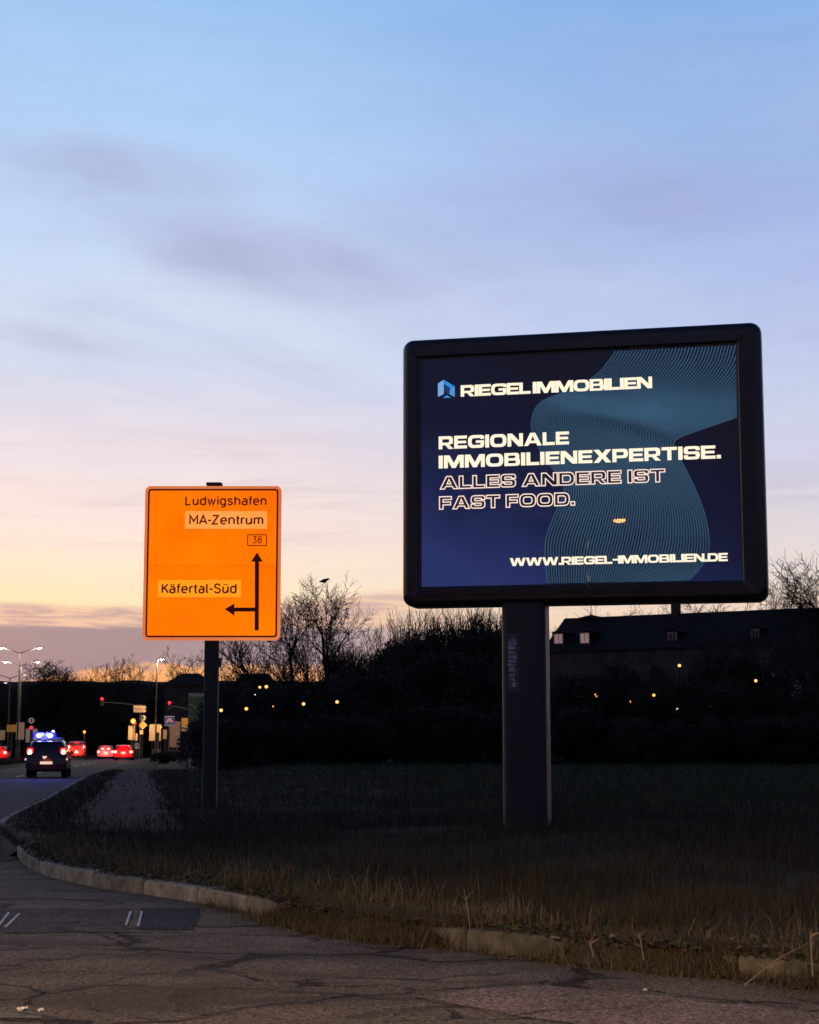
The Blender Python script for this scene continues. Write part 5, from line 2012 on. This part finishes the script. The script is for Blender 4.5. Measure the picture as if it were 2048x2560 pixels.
TREES = {}
for key, args in {'big': dict(seed=3, H=10, spread=.60, kids=(13, 8, 6, 3), fork=.18, twig=.0125), 'big2': dict(seed=8, H=10, spread=.56, kids=(12, 7, 6, 3), fork=.20, twig=.0125),
                  'slim': dict(seed=14, H=10, spread=.40, kids=(11, 7, 5, 3), up=.2, twig=.015), 'slim2': dict(seed=25, H=10, spread=.46, kids=(9, 6, 4, 3), up=.18, twig=.015),
                  'multi': dict(seed=31, H=10, spread=.45, kids=(6, 5, 3), multi=9, levels=4, fork=.10, up=.1, twig=.018), 'multi2': dict(seed=37, H=10, spread=.34, kids=(8, 6, 4), multi=13, levels=4, fork=.15, up=.22, twig=.018),
                  'wisp': dict(seed=44, H=10, spread=.85, kids=(12, 7, 6, 3), fork=.40, twig=.024), 'far': dict(seed=47, H=10, spread=.62, kids=(7, 5, 4, 2), fork=.55, twig=.022)}.items():
    sg = skeleton(**args)
    zt = max(s_[1].z for k in (0, 1) for s_ in sg[k])
    TREES[key] = (seg_mesh('trunk', sg[0], 7, M_bark), seg_mesh('crown', sg[1], 3, M_bark), zt)
    print('tree', key, len(sg[0]) + len(sg[1]), round(zt, 2))


def tree(kind, px, ytop, d, label, rz=0.0, wide=1.0, name='bare_tree', cat='tree', group='bare trees against the sky', z=None):
    p = pt(px, ytop, d)
    tr_, cr_, zt = TREES[kind]
    z0_ = (zgs(p.x, d) if z is None else z)
    s_ = (p.z - z0_) / zt
    root = empty(name, (p.x, d, z0_), rz, label, cat, group, scale=(s_ * wide, s_ * wide, s_))
    link('trunk', tr_, root)
    link('crown', cr_, root)
    return root


big = tree('big', 806, 1424, 116, 'tallest bare tree right of the orange sign, with a bird in its top', 3.6)
tree('big2', 748, 1432, 118, 'tall bare tree just left of the tallest one, beside the orange sign', 2.0, 0.8)
tree('slim2', 700, 1500, 121, 'bare tree whose crown is half hidden behind the right edge of the orange sign', 4.0, 1.1)
tree('multi', 590, 1598, 112, 'broad bare bush arching right of the sign post', 1.0, 1.35, 'bare_bush', 'bush')
tree('multi', 662, 1580, 114, 'bare bush with dense twigs under the lower right corner of the orange sign', 2.5, 1.1, 'bare_bush', 'bush')
tree('multi2', 868, 1588, 122, 'thin bare bush right of the tallest bare tree', 0.3, 1.1, 'bare_bush', 'bush')
tree('slim', 896, 1553, 124, 'small bare tree midway between the bare trees and the billboard', 1.2, 1.2)
tree('slim2', 944, 1546, 126, 'small pale bare tree nearest to the left edge of the billboard', 3.1, 1.1)
tree('multi2', 972, 1590, 118, 'low bare bush at the foot of the small pale bare tree', 4.1, 1.0, 'bare_bush', 'bush')
for i, (px, yt, w) in enumerate(((1036, 1536, .9), (1078, 1510, 1), (1122, 1500, 1), (1168, 1505, 1), (1212, 1498, 1), (1250, 1510, .9))):
    tree('multi2', px, yt, 104 + i * 1.5, ['leftmost', 'second', 'third', 'fourth', 'fifth', 'sixth'][i] + ' twiggy bare bush under the left half of the billboard, from the left', i * 1.1, w * 0.8, 'bare_bush', 'bush')
tree('multi2', 1392, 1560, 150, 'small bare bush at the left end of the long hipped roof', 1.0, .7, 'bare_bush', 'bush')
tree('big', 2012, 1358, 82, 'large bare tree at the right edge of the picture', 2.2, 1.0)
tree('big2', 2075, 1380, 88, 'bare tree cut off by the right edge of the picture', 5.1, 1.0)
tree('big', 1790, 1568, 104, 'dark bare tree in front of the long building below the billboard', 0.9, 0.9)
tree('big2', 1905, 1540, 102, 'dark bare tree in front of the long building just right below the billboard', 2.9, 0.9)
tree('slim2', 1930, 1452, 160, 'bare tree just right of the billboard, behind the long roof', 1.6, 1.3)
for i, (px, yt) in enumerate(((1560, 1500), (1650, 1490), (1750, 1480), (1840, 1478))):
    tree('big2' if i % 2 else 'big', px, yt, 170, ['first', 'second', 'third', 'fourth'][i] + ' bare tree behind the long roof, from the left, partly hidden by the billboard', i * 1.9, 1.3)
# far left
for i, (k, px, yt, w, lab) in enumerate((('wisp', 145, 1645, 1.0, 'rounded bare tree on the dark bank above the police car'), ('wisp', 178, 1662, .8, 'lower bare tree right beside the rounded one on the bank'), ('wisp', 112, 1664, .9, 'low bare tree left of the rounded one, beside the double arm lamps'),
                                         ('far', 288, 1632, .75, 'tallest of the thin trees left of the orange sign'), ('far', 258, 1640, .9, 'thin tree with a flat top left of the orange sign, leftmost of its cluster'), ('far', 306, 1634, .7, 'thin tree right of the tallest one in the cluster left of the orange sign'),
                                         ('far', 366, 1646, .8, 'thin tree just left of the tall single street lamp'), ('far', 428, 1616, .8, 'slender high tree just left under the orange sign'), ('far', 456, 1622, .7, 'slender tree second from the sign post under the orange sign'),
                                         ('far', 484, 1660, .8, 'low thin tree nearest to the sign post on its left'), ('multi2', 220, 1680, .9, 'low twigs on the bank above the van'), ('multi', 330, 1672, 1.0, 'low twigs on the bank left of the tall single street lamp'))):
    tree(k, px, yt, 248 + (i % 4) * 3, lab, i * 1.3, w * 1.05, z=0.5)

# bird in the tallest tree
bp = pt(813, 1463, 116)
bpy.context.view_layer.update()
mwb = Matrix.Translation(big.location) @ Matrix.Rotation(big.rotation_euler.z, 4, 'Z') @ Matrix.Diagonal((*big.scale, 1))
cand = [mwb @ v.co for v in TREES['big'][1].vertices]
bp = min(cand, key=lambda v: (v.x - bp.x) ** 2 * 1.0 + (v.z - bp.z) ** 2 + 0.02 * (v.y - bp.y) ** 2)
bird = empty('bird', bp + Vector((-0.02, 0, 0.03)), 0.3, 'dark bird perched in the top of the tallest bare tree', 'bird')
bd = MB()
ls = []
for t, r_, zo in ((-0.34, .03, -.06), (-.2, .07, -.03), (-.05, .13, 0), (.1, .14, .03), (.2, .10, .08), (.27, .085, .13), (.33, .06, .14), (.40, .012, .12)):
    ls.append([(t, math.cos(2 * math.pi * k / 8) * r_, .16 + zo + math.sin(2 * math.pi * k / 8) * r_) for k in range(8)])
bd.loops(ls, cap0=True, cap1=True)
bd.tube([(0.02, .04, .08), (0.03, .04, -.04)], .012, 5)
bd.tube([(0.02, -.04, .08), (0.03, -.04, -.04)], .012, 5)
bd.build('body', M_dark, bird)


# ------------------------------------------------------------------ evergreen shrubs and hedge
def shrub_mesh(seed, n=15000, leaf=0.065, tall=1.0):
    rs = np.random.RandomState(seed)
    # lobes inside a rough dome of height 4 and radius 2.2
    L = []
    for i in range(26):
        a = rs.uniform(0, 2 * np.pi)
        h = rs.uniform(0.3, 3.6)
        rr_ = 1.9 * np.sqrt(max(0.05, 1 - (h / 4.2) ** 2)) * np.sqrt(rs.uniform(0.1, 1))
        L.append((rr_ * np.cos(a), rr_ * np.sin(a), h * tall, rs.uniform(.45, .95)))
    L = np.array(L)
    k = rs.randint(0, len(L), n)
    v = rs.normal(size=(n, 3))
    v /= np.linalg.norm(v, axis=1)[:, None]
    rad = L[k, 3] * (0.55 + 0.5 * rs.rand(n) ** 0.7)
    P = L[k, :3] + v * rad[:, None]
    P[:, 2] = np.maximum(P[:, 2], 0.03)
    d1 = rs.normal(size=(n, 3)) + v * 0.4
    d1 /= np.linalg.norm(d1, axis=1)[:, None]
    d2 = np.cross(d1, rs.normal(size=(n, 3)))
    d2 /= np.linalg.norm(d2, axis=1)[:, None]
    s1 = leaf * rs.uniform(.6, 1.5, (n, 1))
    s2 = s1 * rs.uniform(.35, .7, (n, 1))
    V = np.stack([P - d1 * s1, P + d2 * s2, P + d1 * s1, P - d2 * s2], 1).reshape(-1, 3)
    Fc = np.arange(n * 4).reshape(n, 4)
    base = np.array([[.040, .042, .028]]) * rs.uniform(.5, 1.5, (n, 1)) + rs.uniform(-.006, .006, (n, 3))
    C = np.repeat(np.clip(base, .008, 1), 4, 0)
    return fast_mesh('crown', V, Fc, M_leaf, C)


SH = [shrub_mesh(5), shrub_mesh(6), shrub_mesh(7, tall=1.25), shrub_mesh(8, tall=0.85)]
stem_me = []
for s_ in (1, 2):
    sg = skeleton(50 + s_, 3.2, .5, 3, (5, 4), fork=.2, multi=5)
    stem_me.append(seg_mesh('stem', sg[0] + sg[1], 5, M_bark))
SHTOP = [float(max(v.co.z for v in me.vertices)) for me in SH]


def shrub(px, ytop, d, label, i, wide=1.0, group='dark shrubs beyond the field', z=None):
    p = pt(px, ytop, d)
    z0_ = zgs(p.x, d) if z is None else z
    s_ = (p.z - z0_) / (SHTOP[i % 4] - .25)
    root = empty('shrub', (p.x, d, z0_), i * 2.1, label, 'shrub', group, scale=(s_ * wide, s_ * wide, s_))
    link('stem', stem_me[i % 2], root)
    link('crown', SH[i % 4], root)
    return root


ORD = ['first', 'second', 'third', 'fourth', 'fifth', 'sixth', 'seventh', 'eighth', 'ninth', 'tenth', 'eleventh', 'twelfth', 'thirteenth', 'fourteenth', 'fifteenth', 'sixteenth']
# back row: the rising dark mass left of the billboard post
for i, (px, yt) in enumerate(((900, 1662), (945, 1636), (990, 1618), (1034, 1608), (1080, 1598), (1130, 1590), (1185, 1588), (1240, 1586))):
    shrub(px, yt, 101, ORD[i] + ' tall dark shrub from the left in the mass rising towards the billboard post', i, 0.62)
# front hedge row left of the post
for i, (px, yt) in enumerate(((565, 1712), (620, 1706), (676, 1728), (735, 1700), (792, 1706), (850, 1690), (905, 1700), (960, 1676), (1015, 1660), (1072, 1652), (1130, 1640), (1188, 1650), (1246, 1655))):
    shrub(px, yt, 84, ORD[i] + ' shrub from the left in the dark hedge between orange sign and billboard post', i + 1, 0.72)
# right of the post
for i, (px, yt) in enumerate(((1400, 1700), (1462, 1690), (1528, 1712), (1590, 1700), (1655, 1706), (1720, 1716), (1785, 1700), (1850, 1730), (1915, 1720), (1975, 1752), (2040, 1716), (2110, 1690))):
    shrub(px, yt, 80, ORD[i] + ' shrub from the billboard post in the dark hedge on its right', i + 2, 0.8)
for i, (px, yt) in enumerate(((1560, 1650), (1640, 1668), (1745, 1655), (1830, 1640), (1935, 1655))):
    shrub(px, yt, 100, ORD[i] + ' taller dark shrub from the left in front of the long building', i, 0.6)
# low bramble row in front
for i, (px, yt) in enumerate(((540, 1800), (600, 1806), (668, 1792), (730, 1800), (800, 1790), (870, 1786), (945, 1780), (1020, 1776), (1095, 1770), (1170, 1766), (1245, 1768), (1330, 1770), (1420, 1776), (1510, 1790))):
    shrub(px, yt, 76.5, ORD[i] + ' low bramble from the orange sign along the far edge of the grass', i + 3, 1.25, 'low brambles along the field')
for i, (px, yt) in enumerate(((1600, 1796), (1690, 1800), (1780, 1790), (1880, 1800), (1970, 1792), (2060, 1788))):
    shrub(px, yt, 75, ORD[i] + ' low bramble from the left at the right end of the grass', i, 1.3, 'low brambles along the field')
# dark wood on the bank behind the junction
for i, px in enumerate(range(-20, 540, 46)):
    shrub(px, 1725 + (i * 37) % 29, 255 - (i % 3) * 3, ORD[i] + ' dark shrub from the left edge on the bank behind the junction', i, 1.15, 'dark shrubs on the bank', z=0.2)
for i, (px, yt) in enumerate(((-8, 1848), (22, 1852), (105, 1858), (130, 1862), (165, 1858))):
    shrub(px, yt, 236, ORD[i] + ' low shrub from the left edge, far behind the police car', i, 1.3, 'low shrubs behind the police car', z=0.0)
# low growth right of the footpath near the sign post
for i, (px, yt, d) in enumerate(((420, 1878, 150), (455, 1876, 146), (500, 1874, 140), (400, 1882, 128))):
    shrub(px, yt, d, ORD[i] + ' low shrub at the foot of the pale boards right of the footpath', i, 1.5, 'low shrubs at the junction', z=0.15)

# ------------------------------------------------------------------ grass
rs = np.random.RandomState(11)


def blades(n, gen, hgt, wid, colfn, lean=0.8, seg=1):
    x, y = gen(n)
    n = len(x)
    d = np.hypot(x, y)
    h = hgt(x, y, n)
    w = wid(d, n)
    z = zg(x, y)
    a = rs.uniform(0, 2 * np.pi, n)
    la = rs.uniform(0, 2 * np.pi, n)
    ln = np.minimum(np.abs(rs.normal(0, lean, n)), 1.25) * h
    ca, sa_ = np.cos(a) * w / 2, np.sin(a) * w / 2
    col = colfn(x, y, n)
    tip = np.stack([x + np.cos(la) * ln, y + np.sin(la) * ln, z + h * np.sqrt(np.clip(1 - (ln / h) ** 2 * .5, .3, 1))], 1)
    b0 = np.stack([x - ca, y - sa_, z - .01], 1)
    b1_ = np.stack([x + ca, y + sa_, z - .01], 1)
    if seg == 1:
        V = np.stack([b0, b1_, tip], 1).reshape(-1, 3)
        return V, np.arange(n * 3).reshape(n, 3), np.repeat(col, 3, 0)
    m = np.stack([x + np.cos(la) * ln * .28, y + np.sin(la) * ln * .28, z + h * .6], 1)
    off = np.stack([ca, sa_, np.zeros(n)], 1) * .8
    V = np.stack([b0, b1_, m + off, m - off, tip], 1).reshape(-1, 3)
    i0 = (np.arange(n) * 5)[:, None]
    Fc = np.concatenate([i0 + np.array([[0, 1, 2]]), i0 + np.array([[0, 2, 3]]), i0 + np.array([[3, 2, 4]])], 0)
    return V, Fc, np.repeat(col, 5, 0)


def gen_field(n):
    d = np.exp(rs.uniform(np.log(8.0), np.log(92.0), n))
    wide = rs.rand(n) < 0.24
    a = np.where(wide, rs.uniform(R(-34), R(44), n), rs.uniform(R(-17), R(19), n))
    x, y = d * np.sin(a), d * np.cos(a)
    s_ = x - xb(y)
    ok = (s_ > np.where((y > 20.6) & (y < 26.2), -0.04, 0.16)) & ~((s_ > 1.2) & (s_ < 2.8) & (y > 23.0) & (rs.rand(n) > 0.06 + 0.30 * (1 - sstep(23, 30, y)) + 0.22 * (np.abs(s_ - 2.0) > 0.55)))
    return x[ok], y[ok]


def col_field(x, y, n):
    dry = np.array([.092, .070, .040])
    green = np.array([.036, .052, .024])
    brown = np.array([.040, .031, .022])
    s_ = x - xb(y)
    nz = vnoise(x * .6 + 3, y * .45)
    pg = np.clip(0.24 + 0.58 * sstep(14, 30, y) * sstep(2.5, 5, s_) + 0.2 * nz, 0, 1)
    pdry = np.clip(0.36 - 0.24 * sstep(12, 26, y) + 0.12 * nz, 0.05, 1)
    u = rs.rand(n)
    c = np.where((u < pg)[:, None], green, np.where((u < pg + pdry)[:, None], dry, brown))
    return c * rs.uniform(.55, 1.4, (n, 1))


def h_field(x, y, n):
    s_ = x - xb(y)
    base = 0.10 + 0.07 * np.clip(vnoise(x * 1.7, y * 1.3), -.7, 1) + 0.06 * np.clip(vnoise(x * 5.1 + 2, y * 4.3), -.8, 1)
    base = base * (0.55 + 0.45 * sstep(.1, .8, s_))
    return np.clip(base * rs.uniform(.5, 1.6, n), .03, .5)


V1, F1, C1 = blades(420000, gen_field, h_field, lambda d, n: np.clip(d * .00042, .004, .03) * rs.uniform(.7, 1.4, n), col_field)
grass = link('grass', fast_mesh('grass', V1, F1, M_grass, C1))
tag(grass, 'dark rough grass covering the verge and field', 'grass', kind='stuff')


# tall dry stalks and tussocks crowding the kerb
def gen_kerb(n):
    s_ = rs.uniform(0, arc[-1] * 0.98, n)
    # clumps
    cl = rs.uniform(0, arc[-1], 46)
    pick = rs.rand(n) < .82
    s_ = np.where(pick, cl[rs.randint(0, 46, n)] + rs.normal(0, .13, n), s_)
    s_ = np.clip(s_, 0.02, arc[-1] - .02)
    yy = np.interp(s_, arc, ks)
    x = np.interp(s_, arc, kx) + 0.17 + np.abs(rs.normal(0, .35, n))
    return x, yy


def h_kerb(x, y, n):
    return np.clip(np.abs(rs.normal(.085, .06, n)) * (1 + .9 * vnoise(x * 2.3, y * 2.9)), .03, .42)


def col_kerb(x, y, n):
    c = np.where((rs.rand(n) < .72)[:, None], np.array([.165, .138, .080]), np.array([.070, .070, .036]))
    return c * rs.uniform(.5, 1.35, (n, 1))


V2, F2, C2 = blades(13000, gen_kerb, h_kerb, lambda d, n: rs.uniform(.0035, .0075, n), col_kerb, .95, 2)
dry = link('dry_grass', fast_mesh('dry_grass', V2, F2, M_grass, C2))
tag(dry, 'tall dry straw grass leaning over the kerb', 'grass', kind='stuff')


# weeds and soil that have crept over the kerb and the gutter (fronts of tussocks hang on to the asphalt)
def creep_w(y):
    """where the kerb has vanished under soil and weeds"""
    return np.clip(sstep(11.02, 11.3, y) * (1 - sstep(12.7, 13.2, y)) + (1 - sstep(10.4, 10.62, y)) * (1 - 0.75 * sstep(9.25, 9.5, y) * (1 - sstep(9.6, 9.8, y))), 0, 1)


brows = np.arange(6.0, 13.4, 0.05)


def berm_x(y):
    w = float(creep_w(np.array([y]))[0])
    return float(xb(y)) + np.array([-0.20 * w + 0.03 + 0.03 * math.sin(y * 17) + .02 * math.sin(y * 41), -0.09 * w + 0.04, 0.05, 0.16, 0.36])


def berm_z(x, y):
    w = creep_w(y)
    p = np.array([0.002, 0.085, 0.175, 0.195, 0.165])
    return np.where(w > .05, p * w, -0.05) + 0.012 * np.sin(x * 31 + y * 23) * w


erows = np.arange(20.6, 26.2, 0.1)
tag(sheet('verge_edge', erows, lambda y: float(xb(y)) + np.array([-0.10 + 0.03 * math.sin(y * 9), -0.02, 0.06, 0.14, 0.3]), lambda x, y: np.array([0.002, 0.05, 0.10, 0.135, 0.16]), M_soil), kind='structure')
tag(sheet('soil_bank', brows, berm_x, berm_z, M_soil), kind='structure')


def gen_creep(n):
    yy = rs.uniform(7.5, 14.2, n * 3)
    keep = rs.rand(n * 3) < 0.10 + 0.9 * creep_w(yy)
    yy = yy[keep]
    x = xb(yy) + rs.normal(.03, .13, len(yy))
    return x, yy


x_, y_ = gen_creep(16000)
n = len(x_)


def blades_flat(x, y, z, h, w, col, lean=.8):
    n = len(x)
    a = rs.uniform(0, 2 * np.pi, n)
    la = rs.uniform(0, 2 * np.pi, n)
    ln = np.abs(rs.normal(0, lean, n)) * h
    b0 = np.stack([x - np.cos(a) * w / 2, y - np.sin(a) * w / 2, z], 1)
    b1_ = np.stack([x + np.cos(a) * w / 2, y + np.sin(a) * w / 2, z], 1)
    tip = np.stack([x + np.cos(la) * ln, y + np.sin(la) * ln, z + h * np.clip(1 - .35 * ln / h, .25, 1)], 1)
    return np.stack([b0, b1_, tip], 1).reshape(-1, 3), np.arange(n * 3).reshape(n, 3), np.repeat(col, 3, 0)


t_ = x_ - xb(y_)
wc = creep_w(y_)
zc = np.where(t_ > 0, 0.125, 0.003 + wc * np.clip((t_ + .14) / .16, 0, 1) * .1)
V3, F3, C3 = blades_flat(x_, y_, zc, np.clip(np.abs(rs.normal(.055, .045, n)), .015, .22), rs.uniform(.004, .008, n), col_kerb(x_, y_, n) * .62)
tag(link('gutter_weeds', fast_mesh('gutter_weeds', V3, F3, M_grass, C3)), 'matted weeds spilling over the kerb onto the asphalt', 'weeds', kind='stuff')
# broad-leaved weeds and dead leaves lying low along the kerb
nw = 9000
yy = rs.uniform(7.5, 20.5, nw)
cy = rs.uniform(7.5, 20.5, 90)
pk = rs.rand(nw) < .6
yy = np.where(pk, cy[rs.randint(0, 90, nw)] + rs.normal(0, .10, nw), yy)
xx = xb(yy) + np.abs(rs.normal(0, .55, nw)) - 0.12 * creep_w(yy)
P = np.stack([xx, yy, np.where(xx - xb(yy) > .12, zg(xx, yy), 0.13) + rs.uniform(0, .05, nw)], 1)
d1 = rs.normal(size=(nw, 3)) * np.array([1, 1, .35])
d1 /= np.linalg.norm(d1, axis=1)[:, None]
d2 = np.cross(d1, np.array([[0, 0, 1.0]]) + rs.normal(size=(nw, 3)) * .35)
d2 /= np.linalg.norm(d2, axis=1)[:, None]
s1 = rs.uniform(.010, .032, (nw, 1))
s2 = s1 * rs.uniform(.35, .65, (nw, 1))
V5 = np.stack([P - d1 * s1, P + d2 * s2 - d1 * s1 * .1, P + d1 * s1, P - d2 * s2 - d1 * s1 * .1], 1).reshape(-1, 3)
u_ = rs.rand(nw, 1)
C5 = np.where(u_ < .5, np.array([[.055, .070, .030]]), np.where(u_ < .85, np.array([[.085, .058, .034]]), np.array([[.15, .105, .06]]))) * rs.uniform(.5, 1.4, (nw, 1))
tag(link('ground_leaves', fast_mesh('ground_leaves', V5, np.arange(nw * 4).reshape(nw, 4), M_grass, np.repeat(C5, 4, 0))), 'low weeds and dead leaves matted along the kerb', 'weeds', kind='stuff')
# verge between the road and the kerb tip, grass of the central reservation
yy = rs.uniform(62, 240, 16000)
xx = xb(yy) - 6.9 - rs.uniform(.2, 3.2, 16000)
V4, F4, C4 = blades_flat(xx, yy, np.full(16000, .2), np.clip(np.abs(rs.normal(.2, .1, 16000)), .05, .6), yy * .0005, np.array([[.05, .045, .028]]) * rs.uniform(.5, 1.4, (16000, 1)), .4)
tag(link('median_grass', fast_mesh('median_grass', V4, F4, M_grass, C4)), 'dark grass on the central reservation at the left edge', 'grass', kind='stuff')

# a few single things lying about
M_paper = pmat('crumpled_paper', (0.75, 0.75, 0.72), 0.8, 0.1)
M_leafd = pmat('dead_leaf', (0.38, 0.18, 0.10), 0.8, 0.2)


def scrap(name, px, py, w, l, mat, label, cat, seed, h=0.012, z=0.0):
    p = gp(px, py, z)
    rr = random.Random(seed)
    root = None
    vs, fs = [], []
    n = 5
    for i in range(n):
        for j in range(n):
            e = (abs(i - 2) == 2) * .3 + (abs(j - 2) == 2) * .3
            vs.append(((i / (n - 1) - .5) * w * (1 - e * rr.random()), (j / (n - 1) - .5) * l * (1 - e * rr.random()), .006 + rr.random() * h))
    for i in range(n - 1):
        for j in range(n - 1):
            a = i * n + j
            fs.append((a, a + n, a + n + 1, a + 1))
    vs += [(v[0], v[1], v[2] - .002) for v in vs]
    fs += [tuple(n * n + k for k in reversed(f)) for f in fs]
    o = MB().add(vs, fs).build(name, mat)
    o.location = (p.x, p.y, z)
    o.rotation_euler = (0, 0, rr.uniform(-.4, .4))
    return tag(o, label, cat)


scrap('paper_scrap', 55, 2529, .05, .05, M_paper, 'crumpled white paper scrap at the lower left corner, left of two', 'litter', 1, .02)
scrap('paper_scrap', 102, 2531, .034, .03, M_paper, 'smaller white paper scrap at the lower left corner, right of two', 'litter', 2, .014)
scrap('paper_scrap', 1613, 2480, .026, .03, M_paper, 'tiny white scrap at the edge of the pale asphalt patch', 'litter', 3, .012)
scrap('dead_leaf', 1020, 2322, .09, .10, M_leafd, 'reddish dead leaf lying in the gutter weeds', 'leaf', 4, .02)
flat_poly('concrete_edge', [(-60, 2532), (70, 2531), (112, 2538), (105, 2548), (-60, 2546)], 0.006, M_kerb, side_road, .008, 21)
# long dry stalks at the right edge
def stalk(px0, py0, px1, py1, d, label, seed, r=.004):
    a, b = pt(px0, py0, d), pt(px1, py1, d + .25)
    mid = a.lerp(b, .55) + Vector((0, 0, .02))
    root = empty('dry_stalk', a, 0, label, 'stalk', 'dry stalks at the kerb')
    pts_ = [Vector((0, 0, 0)), (mid - a), (b - a)]
    MB().tube(pts_, [r, r * .8, r * .35], 5).build('stem', MATS['straw'], root)
    rr = random.Random(seed)
    lf = MB()
    for k in range(5):
        t = rr.uniform(.3, .95)
        q_ = pts_[0].lerp(pts_[2], t)
        e = q_ + Vector((rr.uniform(-.08, .08), rr.uniform(-.05, .05), rr.uniform(.02, .08)))
        w_ = Vector((0, .004, .003))
        lf.add([q_ - w_, q_ + w_, e], [(0, 1, 2)])
    lf.build('leaf', MATS['straw'], root)


pmat('straw', (0.26, 0.20, 0.11), .8, .2)
stalk(1862, 2462, 2020, 2358, 8.9, 'long dry stalk lying slanted over the kerb at the lower right', 1)
stalk(2032, 2440, 2026, 2330, 8.8, 'upright dry stalk at the right edge of the picture', 2)
stalk(1175, 2318, 1160, 2222, 10.9, 'upright dry stalk rising from the kerb below the billboard post', 3, .003)
stalk(1610, 2400, 1596, 2330, 9.9, 'short bent dry stalk at the kerb right of the billboard post', 4)
stalk(1484, 2392, 1472, 2352, 10.0, 'short straw stalk at the kerb just right below the billboard post', 5)
